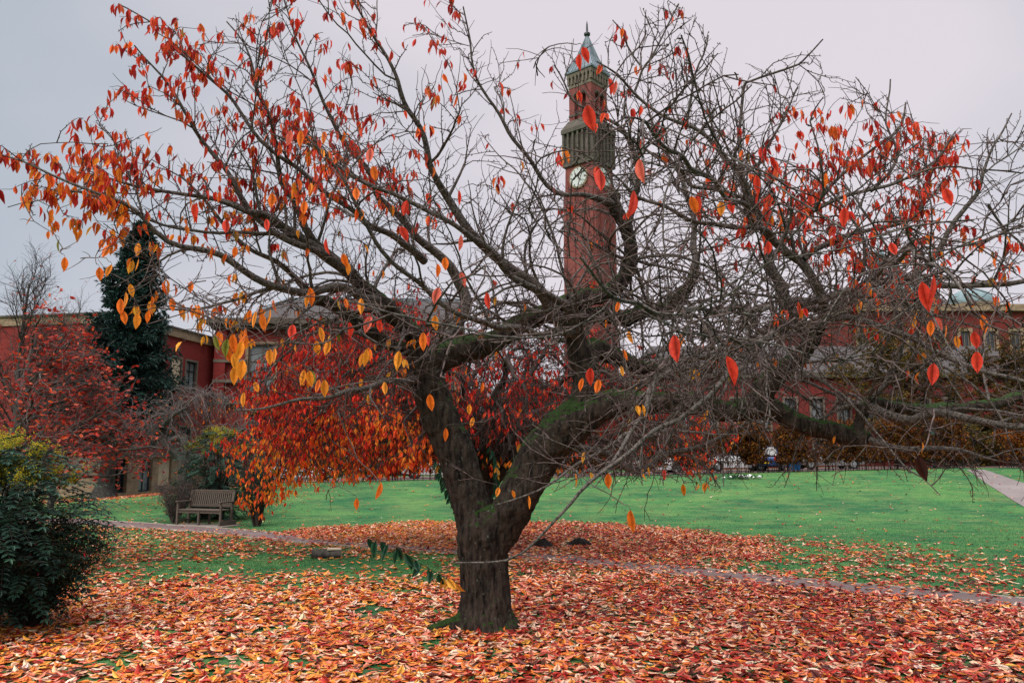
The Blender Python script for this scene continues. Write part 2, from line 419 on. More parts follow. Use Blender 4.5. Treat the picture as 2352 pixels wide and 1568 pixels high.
# ================================================================== leaf litter and grass
def vnoise(x, y, s, seed=0.0):
    return np.array([mnoise.noise((a * s + seed, b * s - seed, seed)) for a, b in zip(x, y)])
def litter_density(x, y):
    u, v = proj(np.column_stack([x, y, gz(x, y)]))
    yp = ypath(x); front = y < yp
    d = np.zeros(len(x))
    nz = vnoise(x, y, .45, 3.0); nz2 = vnoise(x, y, 1.6, 9.0)
    # in front of the path
    base = 290 + 150 * nz2
    base = base * (1 - .35 * sstep((y - 13) / 4))
    lf = sstep((-x - .3) / 1.2)                       # left of the tree the carpet thins behind 15 m
    thin = sstep((y - 14.2 + nz * 3.0) / 2.2)
    strip = np.exp(-((y - (18.4 + .06 * x)) / 1.7) ** 2) * sstep((x + 9) / 2) * sstep((-.9 - x) / .8)
    left = base * (1 - .55 * lf * thin) * (1 - .93 * strip)
    left = np.where(lf > .5, left * np.clip(1 + 1.3 * nz2, .15, 1.4), left)
    far_l = sstep((-x - 9) / 3) * sstep((y - 19) / 3); left = left * (1 - .5 * far_l)
    d = np.where(front, left, d)
    # behind the path, under the second cherry
    r = np.sqrt(((x + .6) / 8.2) ** 2 + ((y - 23.2) / 7.2) ** 2)
    r += nz * .12
    under = 260 * (1 - sstep((r - .80) / .22)) * np.clip(1 + 1.2 * nz2, .3, 1.5)
    rt = 60 * sstep((x - 1) / 3) * (1 - sstep((y - (25.5 - .55 * x)) / 5)) * (1 - sstep((x - 9) / 4)) * np.clip(1 + 2.5 * nz2, .1, 2)
    edge = 60 * np.exp(-((y - yp - PW) / .5) ** 2)
    lawn = 1.2 + 4 * np.exp(-(y - yp) / 4.0) * sstep((x - 4) / 6)
    d = np.where(front, d, under + rt + edge + lawn)
    onpath = np.abs(y - yp) < PW * 1.0
    vis = np.interp(x, [-12, -7, -4, 0, 1.2, 4, 7, 10], [.03, .12, 1.0, .8, .16, .34, .30, .08])
    d = np.where(onpath, d * vis + 1, d)
    d = np.where((x < -9) & (y > yp), 4, d)
    d += 55 * (np.hypot((x + 21) / 5, (y - 46) / 5) < 1) + 3 * (x < -9) * (y > yp)
    return d
PAL = [(.90, .48, .30), (.78, .22, .13), (.83, .22, .035), (.48, .035, .018), (.12, .022, .014), (.88, .38, .06), (.95, .68, .48)]
def scatter(x0, x1, y0, y1, dmax, cone=True):
    n = int((x1 - x0) * (y1 - y0) * dmax); x = rng.uniform(x0, x1, n); y = rng.uniform(y0, y1, n)
    if cone:
        k = (np.abs(x) < .70 * y + .8); x, y = x[k], y[k]
    u = rng.uniform(0, dmax, len(x)); d = np.empty(len(x)); CH = 60000
    for i in range(0, len(x), CH): d[i:i + CH] = litter_density(x[i:i + CH], y[i:i + CH])
    k = u < d; return x[k], y[k]
def litter(name, x, y, tpl, label, size=1.0):
    n = len(x); yaw = rng.uniform(0, 2 * np.pi, n); tilt = np.abs(rng.normal(0, .17, n))
    nd = rdir(n); nd[:, 2] = 0; Nn = np.column_stack([nd[:, 0] * np.sin(tilt), nd[:, 1] * np.sin(tilt), np.cos(tilt)])
    Nn[rng.random(n) < .5] *= -1
    A = np.column_stack([np.cos(yaw), np.sin(yaw), rng.normal(.0, .12, n)]); A -= Nn * (A * Nn).sum(1, keepdims=True)
    L = rng.uniform(.105, .165, n) * size; W = rng.uniform(.50, .68, n); z = gz(x, y) + .015 + rng.random(n) ** 2 * .035
    nz = vnoise(x, y, .5, 21.0)
    c = pick(PAL, [24, 17, 20, 22, 8, 5, 9], n)
    c2 = pick(PAL, [12, 8, 36, 12, 4, 22, 6], n); c3 = pick(PAL, [9, 12, 14, 42, 18, 1, 4], n)
    s = np.clip(.35 - x * .10 + nz + (y - 12) * .03, 0, 1) * (x < 0); k = rng.random(n) < s * .6; c[k] = c2[k]
    s = np.clip(.35 + x * .06 + nz * 1.2, 0, .75); k = rng.random(n) < s; c[k & (x > 0)] = c3[k & (x > 0)]
    k = (x < -5) & (y > 15) & (rng.random(n) < .5); c[k] = c3[k]
    P = np.column_stack([x, y, z]) - A / np.linalg.norm(A, axis=1, keepdims=True) * L[:, None] / 2
    P[:, 2] = z
    cu = rng.normal(.3, .6, n)
    return leaves(name, tpl, P, A, Nn, L, W, c, 'litter_leaf', curl=cu, label=label, cat='fallen leaves', kind='stuff')
x, y = scatter(-12, 12, 7.2, 17, 560); litter('fallen_leaves', x, y, T_MED, 'thick carpet of fallen red, orange and pale cherry leaves round the big tree')
print('litter near', len(x))
x, y = scatter(-24, 24, 17, 34, 430); litter('fallen_leaves', x, y, T_LOW, 'fallen leaves strewn beyond the stump, over the path and on the lawn edge', 1.05)
print('litter mid', len(x))
x, y = scatter(-30, 34, 34, 52, 60); litter('fallen_leaves', x, y, T_LOW, 'sparse pale fallen leaves dotted over the far lawn', 1.15)
print('litter far', len(x))

def grass_blades(x, y, hmin, hmax, wd):
    n = len(x); h = rng.uniform(hmin, hmax, n); a = rng.uniform(0, 2 * np.pi, n)
    lean = rng.normal(0, .35, (n, 2)) * h[:, None]; z = gz(x, y)
    dx = np.cos(a) * wd / 2; dy = np.sin(a) * wd / 2
    V = np.empty((n, 3, 3)); V[:, 0] = np.column_stack([x - dx, y - dy, z - .005]); V[:, 1] = np.column_stack([x + dx, y + dy, z - .005])
    V[:, 2] = np.column_stack([x + lean[:, 0], y + lean[:, 1], z + h])
    c = pick([(.012, .09, .03), (.035, .19, .06), (.10, .28, .09)], [4, 4, 2], n)
    return V.reshape(-1, 3), np.arange(n * 3).reshape(-1, 3), np.repeat(c, 3, 0)
gx = rng.uniform(-20, 20, 300000); gy = 7.5 + 25 * rng.random(300000) ** .8
k = (np.abs(gx) < .7 * gy + .5) & (rng.random(len(gx)) < np.clip((32 - gy) / 12, 0, 1)) & (np.abs(gy - ypath(gx)) > PW + .02); gx, gy = gx[k], gy[k]
gn = vnoise(gx, gy, .9, 4.0)
k = ((gy < 17) & (gn < -.12)) | (gy >= 17) | (gx > 3) & (gy > ypath(gx)); gx, gy = gx[k], gy[k]
V, F, C = grass_blades(gx, gy, .03, .065, .009)
mesh_np('grass', V, [F], M['blade'], None, False, C, label='short green grass blades between the fallen leaves', cat='grass', kind='stuff')
print('blades', len(gx))

# ================================================================== THE BIG CHERRY
LIMBS = {}
def limb(name, pts):     # (u, v, Y, width px) -> polyline xyz r
    P = []
    for (u, v, Y, wd) in pts:
        p = at(u, v, Y); P.append((*p, wd / 2 * Y / FOC * (1.12 if wd < 28 else 1.0)))
    return np.array(P)
D = 11.6
TR = [
 [(1117, 1440, D, 150), (1117, 1418, D, 130), (1116, 1390, D, 117), (1114, 1320, D, 110), (1113, 1260, D, 112), (1108, 1205, D, 118), (1096, 1170, D, 95)],
 [(1110, 1260, D, 90), (1085, 1190, D, 86), (1068, 1122, D, 84), (1040, 1027, D, 86), (1003, 945, D, 84), (982, 885, D, 84), (975, 838, D, 80), (978, 815, D, 60)],
 [(1118, 1260, D, 84), (1150, 1215, D, 88), (1187, 1143, 11.5, 90), (1228, 1072, 11.5, 96), (1275, 1000, 11.4, 98), (1325, 958, 11.4, 96), (1366, 936, 11.4, 74), (1420, 925, 11.4, 60), (1476, 922, 11.4, 54), (1576, 927, 11.4, 50), (1676, 942, 11.3, 52), (1751, 934, 11.2, 58), (1801, 950, 11.2, 46), (1876, 984, 11.1, 40), (1940, 996, 11, 42), (1978, 1006, 11, 44)],
 [(1320, 965, 11.4, 66), (1340, 905, 11.4, 56), (1338, 850, 11.4, 52), (1326, 800, 11.4, 54), (1318, 762, 11.4, 44)],
 [(1965, 1000, 11, 34), (1976, 957, 11, 30), (1996, 927, 11, 32), (2040, 932, 11.2, 28), (2110, 944, 11.4, 27), (2176, 942, 11.6, 28), (2276, 924, 11.8, 24), (2370, 905, 12, 20)],
 [(1741, 942, 11.2, 60), (1752, 892, 11.1, 54), (1791, 852, 11, 50), (1841, 814, 10.8, 42), (1874, 777, 10.6, 30), (1889, 737, 10.4, 24)],
 [(985, 850, D, 66), (1003, 826, D, 66), (1063, 799, 11.7, 62), (1128, 785, 11.8, 54), (1188, 749, 11.9, 50), (1248, 719, 12, 46), (1313, 689, 12.1, 42), (1388, 674, 12.2, 40), (1430, 642, 12.2, 38), (1448, 592, 12.2, 36), (1440, 532, 12.1, 33), (1420, 482, 12, 33), (1408, 450, 12, 24)],
 [(1262, 722, 12.0, 40), (1338, 730, 12.3, 38), (1388, 722, 12.4, 38), (1438, 731, 12.5, 38), (1478, 713, 12.6, 36), (1528, 716, 12.7, 34), (1566, 674, 12.8, 28), (1590, 634, 12.9, 20)],
 [(1345, 860, 11.4, 48), (1361, 800, 11.7, 46), (1401, 814, 11.9, 42), (1451, 837, 12.1, 38), (1526, 857, 12.4, 34), (1586, 855, 12.6, 28), (1651, 826, 12.9, 20)],
 [(965, 850, D, 46), (963, 818, 11.5, 34), (888, 787, 11.2, 30), (838, 752, 11, 27), (778, 712, 10.8, 25), (723, 687, 10.6, 22)],
 [(975, 850, D, 62), (953, 775, 11.4, 50), (898, 717, 11.1, 42), (848, 667, 10.8, 36), (803, 627, 10.5, 30)],
]
BR = [
 [(1318, 770, 11.4, 40), (1291, 737, 11.2, 34), (1241, 672, 10.9, 28), (1178, 612, 10.6, 22), (1128, 577, 10.4, 20), (1078, 522, 10.1, 19), (1038, 457, 9.9, 17), (1003, 400, 9.7, 14), (975, 325, 9.5, 12), (930, 235, 9.3, 10), (895, 170, 9.1, 8), (868, 115, 9, 7), (840, 65, 8.9, 5), (800, -10, 8.8, 4)],
 [(803, 627, 10.5, 30), (738, 582, 10.1, 24), (678, 537, 9.8, 20), (618, 502, 9.5, 17), (560, 478, 9.2, 13), (500, 450, 9, 10), (425, 435, 8.8, 8), (350, 425, 8.6, 7), (250, 415, 8.5, 5), (160, 395, 8.4, 3)],
 [(790, 610, 10.4, 18), (750, 575, 10.2, 15), (700, 530, 9.9, 14), (665, 460, 9.7, 12), (643, 415, 9.6, 11), (635, 375, 9.5, 10), (630, 320, 9.4, 8), (618, 260, 9.3, 7), (600, 210, 9.2, 6), (580, 165, 9.1, 5), (550, 100, 9, 4), (520, 50, 9, 3)],
 [(880, 700, 11, 22), (820, 668, 10.3, 19), (700, 665, 9.8, 17), (625, 660, 9.4, 16), (550, 620, 9.1, 14), (500, 587, 8.9, 13), (450, 565, 8.7, 12), (390, 545, 8.5, 11), (325, 505, 8.3, 9), (280, 475, 8.2, 8), (200, 440, 8, 6), (125, 410, 7.9, 5), (50, 375, 7.8, 4), (-10, 358, 7.7, 3)],
 [(625, 662, 9.4, 9), (560, 690, 9, 7), (500, 700, 8.8, 6), (425, 710, 8.5, 5), (360, 704, 8.3, 3)],
 [(690, 542, 9.8, 9), (590, 538, 9.4, 8), (500, 535, 9, 7), (440, 520, 8.7, 6), (350, 500, 8.4, 5), (250, 465, 8.2, 4), (150, 440, 8, 3)],
 [(775, 600, 10.3, 16), (675, 552, 9.7, 14), (600, 500, 9.4, 12), (540, 430, 9.2, 11), (480, 350, 9, 9), (430, 280, 8.8, 7), (395, 210, 8.7, 6), (350, 150, 8.6, 4), (315, 105, 8.5, 3)],
 [(975, 600, 11.2, 18), (915, 545, 10.6, 15), (850, 520, 10.2, 12), (800, 480, 10, 11), (725, 425, 9.7, 10), (650, 365, 9.5, 9), (600, 315, 9.3, 8), (545, 240, 9.2, 7), (475, 185, 9.1, 6), (410, 125, 9, 5), (370, 70, 8.9, 4), (325, 40, 8.8, 3), (275, 15, 8.8, 3)],
 [(1000, 815, 11.8, 30), (1068, 702, 12, 26), (1038, 632, 11.9, 22), (988, 567, 11.7, 18), (948, 540, 11.5, 16), (908, 492, 11.3, 15), (868, 442, 11.1, 13), (838, 392, 10.9, 12), (800, 335, 10.7, 10), (770, 270, 10.5, 8), (720, 180, 10.3, 6), (680, 80, 10.1, 4), (655, 0, 10, 3)],
 [(960, 870, 11.5, 20), (900, 880, 10.6, 13), (838, 892, 10, 12), (738, 912, 9.4, 9), (638, 927, 9, 6), (545, 935, 8.7, 3)],
 [(1316, 765, 11.2, 22), (1238, 762, 10.4, 15), (1153, 750, 9.8, 13), (1088, 732, 9.4, 12), (1018, 697, 9, 11), (948, 642, 8.6, 10), (888, 582, 8.3, 9), (838, 492, 8, 8), (790, 420, 7.8, 6), (740, 350, 7.7, 5), (690, 290, 7.6, 3)],
 [(1322, 775, 11.3, 24), (1308, 702, 11, 19), (1263, 677, 10.7, 16), (1188, 642, 10.2, 14), (1078, 542, 9.6, 12), (1013, 502, 9.3, 10), (913, 447, 9, 9), (788, 397, 8.8, 7), (700, 330, 8.7, 5), (620, 300, 8.6, 3)],
 [(1410, 470, 12, 22), (1346, 447, 11.6, 11), (1276, 435, 11.2, 10), (1226, 385, 11, 9), (1196, 335, 10.8, 8), (1150, 260, 10.6, 7), (1105, 180, 10.4, 5), (1075, 90, 10.3, 4), (1070, 15, 10.2, 3)],
 [(1440, 520, 12, 18), (1462, 425, 11.6, 13), (1446, 350, 11.3, 12), (1425, 300, 11.1, 9), (1390, 270, 11, 7), (1310, 220, 10.9, 5), (1270, 150, 10.8, 3)],
 [(1889, 740, 10.4, 24), (1891, 702, 10.3, 21), (1876, 657, 10.1, 19), (1851, 607, 10, 18), (1821, 582, 9.9, 18), (1776, 540, 9.8, 17), (1750, 502, 9.7, 14), (1721, 450, 9.6, 12), (1696, 405, 9.5, 11), (1656, 370, 9.4, 10), (1616, 325, 9.3, 9), (1576, 295, 9.2, 8), (1526, 270, 9.1, 7), (1456, 215, 9, 6), (1416, 175, 8.9, 5), (1360, 140, 8.8, 3)],
 [(1776, 542, 9.8, 14), (1741, 522, 9.6, 13), (1666, 517, 9.3, 11), (1601, 502, 9, 9), (1546, 477, 8.8, 8), (1470, 450, 8.5, 6), (1400, 400, 8.3, 4), (1330, 330, 8.1, 3)],
 [(1846, 595, 10, 14), (1876, 572, 10, 12), (1926, 552, 10, 11), (2001, 532, 10, 9), (2076, 500, 10, 8), (2130, 430, 10, 6), (2160, 350, 10, 4), (2185, 310, 10, 3)],
 [(1860, 785, 10.7, 26), (1812, 722, 10.8, 26), (1801, 692, 10.8, 26), (1798, 650, 10.8, 24), (1768, 605, 10.7, 20), (1761, 545, 10.6, 16), (1720, 470, 10.5, 12), (1700, 380, 10.5, 9), (1690, 290, 10.4, 7), (1701, 200, 10.4, 6), (1731, 178, 10.3, 5), (1816, 160, 10.2, 5), (1845, 145, 10.1, 4), (1885, 100, 10, 3)],
 [(1805, 692, 10.8, 18), (1880, 690, 10.2, 17), (1976, 655, 9.8, 16), (2076, 643, 9.5, 15), (2176, 644, 9.3, 14), (2276, 647, 9.2, 12), (2370, 642, 9, 10)],
 [(2060, 645, 9.5, 12), (2101, 627, 9.4, 12), (2151, 577, 9.3, 11), (2201, 507, 9.2, 10), (2241, 452, 9.1, 9), (2256, 400, 9, 7), (2286, 330, 9, 5), (2311, 290, 9, 4), (2330, 255, 9, 3)],
 [(1886, 730, 10.4, 17), (1976, 732, 10, 14), (2026, 742, 9.8, 13), (2101, 772, 9.5, 12), (2176, 812, 9.2, 11), (2251, 850, 9, 9), (2370, 885, 8.8, 8)],
 [(1870, 780, 10.6, 16), (1801, 757, 9.8, 12), (1741, 792, 9, 12), (1701, 837, 8.5, 11), (1666, 872, 8.2, 11), (1616, 917, 7.9, 10), (1556, 957, 7.7, 9), (1496, 992, 7.5, 9), (1456, 1027, 7.4, 8), (1396, 1077, 7.3, 8), (1326, 1132, 7.3, 7), (1276, 1176, 7.3, 6), (1200, 1262, 7.4, 5), (1130, 1284, 7.5, 4), (1055, 1287, 7.6, 3)],
 [(1660, 820, 9.6, 12), (1576, 827, 8.8, 11), (1536, 862, 8.4, 10), (1501, 892, 8.1, 10), (1486, 932, 7.9, 9), (1456, 982, 7.7, 9), (1436, 1032, 7.5, 8), (1396, 1078, 7.3, 7)],
 [(1275, 1010, 11.8, 26), (1301, 1017, 12.4, 20), (1376, 1042, 12.8, 18), (1416, 1067, 13, 17), (1456, 1074, 13, 16), (1496, 1067, 12.9, 15), (1526, 1042, 12.8, 14), (1601, 1027, 12.6, 11), (1676, 992, 12.3, 9), (1726, 967, 12, 7)],
 [(1990, 930, 11, 22), (2050, 955, 10.6, 20), (2101, 974, 10.4, 19), (2150, 960, 10.2, 18), (2210, 960, 10, 16), (2276, 963, 9.8, 15), (2370, 972, 9.6, 14)],
 [(1975, 1000, 11, 22), (2001, 1012, 10.9, 14), (2076, 1036, 10.6, 13), (2130, 1038, 10.4, 12), (2200, 1036, 10.2, 9), (2300, 1055, 10, 5)],
 [(1720, 455, 9.6, 9), (1656, 440, 9.2, 9), (1591, 425, 8.9, 8), (1546, 380, 8.7, 7), (1501, 345, 8.5, 6), (1456, 305, 8.3, 5), (1376, 262, 8.1, 3)],
 [(1790, 560, 9.8, 11), (1826, 515, 9.7, 10), (1901, 475, 9.6, 9), (1961, 450, 9.5, 8), (2040, 425, 9.4, 7), (2110, 400, 9.3, 5), (2200, 385, 9.2, 4), (2352, 400, 9.1, 3)],
 [(1576, 297, 9.2, 7), (1591, 200, 9.1, 5), (1616, 130, 9, 4), (1628, 75, 9, 3)],
 [(1456, 215, 9, 6), (1476, 165, 9, 5), (1500, 140, 8.9, 5), (1526, 90, 8.9, 4), (1561, 12, 8.8, 3)],
 [(1470, 150, 9, 4), (1440, 110, 9, 4), (1420, 60, 8.9, 3), (1408, 32, 8.9, 2.5)],
 [(1700, 410, 9.6, 7), (1760, 350, 9.7, 6), (1800, 270, 9.7, 5), (1835, 200, 9.7, 3)],
 [(1860, 485, 9.6, 8), (1926, 415, 9.6, 7), (1990, 355, 9.6, 6), (2051, 300, 9.6, 5), (2080, 235, 9.6, 3)],
 [(2000, 440, 9.5, 7), (2060, 370, 9.4, 6), (2034, 280, 9.4, 4), (2036, 190, 9.4, 3)],
 [(2080, 410, 9.4, 6), (2151, 365, 9.4, 5), (2200, 298, 9.3, 3)],
 [(2270, 470, 9.1, 6), (2300, 520, 9.2, 5), (2352, 600, 9.4, 4)],
 [(1590, 640, 12.9, 20), (1600, 560, 13, 14), (1585, 490, 13, 11), (1560, 420, 13, 9), (1530, 350, 13, 6)],
 [(1651, 826, 12.9, 20), (1720, 780, 13.2, 16), (1800, 740, 13.4, 13), (1900, 700, 13.6, 10), (2020, 690, 13.8, 8), (2150, 720, 14, 5)],
 [(723, 687, 10.6, 22), (690, 655, 10.3, 14), (640, 600, 10, 11), (560, 560, 9.7, 8), (470, 470, 9.5, 6), (420, 400, 9.4, 4)],
 # branches coming towards the camera
 [(1870, 780, 10.6, 12), (1760, 720, 8.4, 10), (1660, 706, 6.6, 11), (1556, 712, 5.6, 10), (1456, 692, 4.9, 9), (1395, 655, 4.4, 7), (1345, 600, 4.1, 4)],
 [(1776, 545, 9.8, 12), (1700, 480, 7.6, 10), (1610, 400, 6, 9), (1540, 330, 5, 8), (1490, 300, 4.5, 7), (1460, 340, 4.1, 5), (1452, 430, 3.8, 3)],
 [(1976, 655, 9.8, 12), (2050, 600, 8, 10), (2110, 590, 6.4, 9), (2150, 610, 5.2, 8), (2200, 640, 4.5, 6), (2250, 690, 4.2, 4)],
 [(1801, 757, 9.8, 10), (1760, 770, 7.6, 10), (1700, 790, 6, 9), (1620, 760, 5, 7), (1560, 750, 4.4, 5)],
 [(1550, 960, 11.2, 14), (1500, 1000, 9.6, 10), (1420, 1010, 8.6, 8), (1330, 1060, 8.2, 6), (1240, 1130, 8, 4), (1130, 1155, 8, 3)],
]
def bend(P, amt):
    Q = catmull(P, .12); n = len(Q); s = random.random() * 100
    for i in range(1, n):
        k = min(1, i / 4) * amt
        Q[i, 0] += k * mnoise.noise((s + i * .22, 1.3, 0)) ; Q[i, 1] += k * mnoise.noise((s + i * .22, 7.7, 3)); Q[i, 2] += k * mnoise.noise((s, 2.2, i * .22))
    return Q
CURV[0] = .55
cherry = empty('cherry_tree', (at(1117, 1418, D)[0], D, 0), label='large spreading cherry tree with forked mossy dark trunk and mostly bare twigs', cat='tree')
inv = -np.array(cherry.location)
tt = Tubes(); polys = []
for P in TR:
    Q = bend(limb('', P), .05); tt.add(Q[:, :3] + inv, Q[:, 3], 20); polys.append((Q, 2))
# roots flare
c0 = at(1117, 1418, D)
for a, ln in ((195, .95), (160, .45), (250, .5), (300, .55), (345, .5), (30, .5), (100, .5)):
    a = R(a); q = np.array([(c0[0] + .10 * math.cos(a), c0[1] + .10 * math.sin(a), .34), (c0[0] + .30 * math.cos(a), c0[1] + .30 * math.sin(a), .11), (c0[0] + ln * .7 * math.cos(a), c0[1] + ln * .7 * math.sin(a), .03), (c0[0] + ln * math.cos(a), c0[1] + ln * math.sin(a), -.05)])
    q = catmull(q, .08); tt.add(q + inv, np.linspace(.20, .035, len(q)), 12)
# burrs and cut branch stubs
for (u, v, Y, wd, dv) in ((1978, 1006, 11, 46, (.3, -.1, -1)), (1408, 452, 12, 34, (-.2, 0, 1)), (1590, 634, 12.9, 24, (.3, 0, 1)), (1130, 1240, 11.35, 30, (0, -1, .2))):
    p = at(u, v, Y); r = wd / 2 * Y / FOC; d = unit(np.array(dv)); tt.add(np.array([p - d * r, p, p + d * r * .6]) + inv, [r * .7, r, r * .75], 12)
trunk = tt.build('trunk', M['bark_trunk'], cherry, caps=True)
md = trunk.modifiers.new('r', 'REMESH'); md.mode = 'VOXEL'; md.voxel_size = .015; md.use_smooth_shade = True
md = trunk.modifiers.new('s', 'SMOOTH'); md.factor = .5; md.iterations = 5
tx = bpy.data.textures.new('knobs', 'CLOUDS'); tx.noise_scale = .28; tx.noise_depth = 3
md = trunk.modifiers.new('d', 'DISPLACE'); md.texture = tx; md.strength = .09; md.mid_level = .5; md.texture_coords = 'LOCAL'
def vn3(p, seed=0):                  # value noise on an array of points
    i = np.floor(p).astype(np.int64); f = p - i; f = f * f * (3 - 2 * f); r = 0
    for dx in (0, 1):
        for dy in (0, 1):
            for dz in (0, 1):
                h = (i[:, 0] + dx) * 374761393 + (i[:, 1] + dy) * 668265263 + (i[:, 2] + dz) * 2147483647 + seed * 974711
                h = (h ^ (h >> 13)) * 1274126177; h = ((h ^ (h >> 16)) & 0xffff) / 65535.0
                r = r + h * (f[:, 0] if dx else 1 - f[:, 0]) * (f[:, 1] if dy else 1 - f[:, 1]) * (f[:, 2] if dz else 1 - f[:, 2])
    return r
dg_ = bpy.context.evaluated_depsgraph_get(); me2 = bpy.data.meshes.new_from_object(trunk.evaluated_get(dg_)); trunk.modifiers.clear(); trunk.data = me2
nv = len(me2.vertices); cv = np.empty(nv * 3, np.float32); me2.vertices.foreach_get('co', cv); cv = cv.reshape(-1, 3).astype(float)
nr_ = np.empty(nv * 3, np.float32); me2.vertex_normals.foreach_get('vector', nr_); nr_ = nr_.reshape(-1, 3)
wq = cv + .05 * np.column_stack([vn3(cv * 6, 1), vn3(cv * 6, 2), np.zeros(nv)])
ridge = 1 - np.abs(2 * vn3(wq * np.array([17, 17, 3.2]), 3) - 1) * 2.2; ridge = np.clip(ridge, -1, 1); ridge2 = vn3(wq * np.array([46, 46, 14]), 4) - .5
band = vn3(cv * np.array([9, 9, 46]), 5) - .5
lowz = 1 - sstep((cv[:, 2] - 1.0) / 1.2)
amp = -.017 * lowz * np.clip(ridge, 0, 1) + .014 * ridge2 * (.45 + .55 * lowz) + .008 * band * (1 - lowz)
cv += nr_ * amp[:, None]; me2.vertices.foreach_set('co', cv.astype(np.float32).ravel()); me2.update()

lim = Tubes()
for P in BR:
    Q = bend(limb('', P), .10); lim.add(Q[:, :3] + inv, np.maximum(Q[:, 3], .004), 9); polys.append((Q, 1))
# crown outline (as seen against the sky) used to keep the growth inside the crown
TOPU = [-60, 0, 120, 240, 262, 330, 430, 560, 650, 800, 1000, 1100, 1180, 1270, 1390, 1480, 1570, 1640, 1740, 1880, 1900, 2060, 2120, 2190, 2260, 2352, 2500]
TOPV = [300, 335, 300, 245, 30, 30, 50, 20, -60, -200, -200, -20, 120, 100, 70, 10, 0, 75, 170, 95, 160, 190, 300, 280, 300, 250, 250]
BOTU = [-60, 60, 200, 330, 520, 620, 800, 930, 1000, 1150, 1300, 1500, 1700, 1950, 2100, 2352, 2500]
BOTV = [480, 520, 640, 760, 800, 900, 980, 960, 880, 880, 1120, 1110, 1130, 1140, 1150, 1150, 1150]
def inside(p, m=0):
    if p[1] < 3.3: return False
    u, v = proj(p); return np.interp(u, TOPU, TOPV) - m < v < np.interp(u, BOTU, BOTV) + m
second = []
# extra arching limbs filling the crown in depth
def fill(Q, i, ln, r0, az=None, up=.3, tz=None):
    p = Q[i, :3]; t = unit(Q[min(i + 1, len(Q) - 1), :3] - Q[max(i - 1, 0), :3])
    if az is None: d = side_dir(t, R(random.uniform(35, 75)), up)
    else: d = unit(np.array([math.cos(az), math.sin(az), up]))
    pts, rad = grow(p, d, ln, r0, .006, int(ln / .16), .13, (0, 0, random.uniform(-.25, .05) if tz is None else tz))
    k = len(pts)
    while k > 3 and not inside(pts[k - 1]): k -= 1
    if k < 5: return
    rad = np.linspace(r0, .005, k); Q2 = np.column_stack([pts[:k], rad]); lim.add(Q2[:, :3] + inv, rad, 7); second.append(Q2)
for Q, lv in polys:
    u0, v0 = proj(Q[:, :3])
    for i in range(3, len(Q) - 1, 3 if lv == 2 else 4):
        r = Q[i, 3]
        if lv == 2 and (Q[i, 2] < 3.1): continue
        if random.random() < (.95 if lv == 2 else .75):
            right = Q[i, 0] > 1.5
            fill(Q, i, random.uniform(1.2, 2.6) * (1.0 if lv == 2 else .7), min(r * .5, .024), up=random.uniform(.1, .7) if Q[i, 2] > 4.3 else random.uniform(-.05, .4))
# deliberately radiating back and front limbs from the main crotches
for (u, v, Y) in ((1326, 790, 11.4), (1448, 600, 12.2), (1790, 860, 11), (985, 830, 11.6), (1620, 930, 11.3), (1990, 930, 11), (1250, 720, 12), (850, 670, 10.8), (1890, 720, 10.4), (1500, 720, 12.6)):
    p = at(u, v, Y)
    nk = 3 if u < 1000 else 6
    for k in range(nk):
        az = 2 * math.pi * (k + random.random() * .7) / nk
        fill(np.array([[*p, .03], [*p, .03]]), 0, random.uniform(2.4, 4.2), .028, az, random.uniform(.15, .9), random.uniform(-.28, -.05))
sidek = []
tw = Tubes(); tips = []
def side_branches(Q, sp, lmin, lmax):
    acc = random.random() * sp; n = len(Q)
    for i in range(1, n - 1):
        seg = np.linalg.norm(Q[i, :3] - Q[i - 1, :3]); acc += seg
        if acc < sp: continue
        acc = 0
        if Q[i, 3] > .07: continue
        t = unit(Q[i + 1, :3] - Q[i - 1, :3]); p = Q[i, :3]
        hi = p[2] > 4.4; d = side_dir(t, R(random.uniform(30, 70)), random.uniform(.15, .6) if hi else random.uniform(-.25, .25))
        ln = random.uniform(lmin, lmax) * (1 - .35 * i / n) * (.8 if p[0] < -.5 else 1); m = max(4, int(ln / .11))
        r0 = min(Q[i, 3] * .6, .0085)
        pts, rad = grow(p, d, ln, max(r0, .0062), .0038, m, .23, (0, 0, .25 if hi else -.3))
        k = len(pts)
        while k > 2 and not inside(pts[k - 1], 4): k -= 1
        if k < 3: continue
        pts = pts[:k]; rad = np.linspace(max(r0, .0066), .0038, k); tw.add(pts + inv, rad, 5); sidek.append(pts)
for Q, lv in polys: side_branches(Q, .125 if lv == 1 else .2, .35, 1.2)
for Q in second: side_branches(Q, .17, .3, 1.0)
for pts in sidek:
    for i in range(1, len(pts)):
        if random.random() < .62:
            t = unit(pts[i] - pts[i - 1]); hi = pts[i][2] > 4.4
            d = side_dir(t, R(random.uniform(30, 75)), random.uniform(.1, .5) if hi else random.uniform(-.4, .2))
            ln = random.uniform(.10, .42)
            q, rad = grow(pts[i], d, ln, .005, .003, 4, .16, (0, 0, .4 if hi else -.8))
            if not inside(q[-1], 6): continue
            tw.add(q + inv, rad, 3); tips.append((q[-1], d)); tips.append((q[2], d))
    tips.append((pts[-1], unit(pts[-1] - pts[-2])))
for Q, lv in polys:
    if lv == 1 and Q[-1, 3] < .012:
        for i in range(max(-9, -len(Q)), 0): tips += [(Q[i, :3], None)] * 2
# short spurs with buds
sp = Tubes()
for pts in sidek:
    for i in range(1, len(pts)):
        if pts[i][1] > 11.5: continue
        for _ in range(2):
            t = unit(pts[i] - pts[i - 1]); d = side_dir(t, R(70), .2); b = pts[i] - t * random.random() * .1
            sp.add(np.array([b, b + d * .018, b + d * .030]) + inv, [.003, .0052, .0012], 4)
print('tips', len(tips), 'side', len(sidek), 'second', len(second))
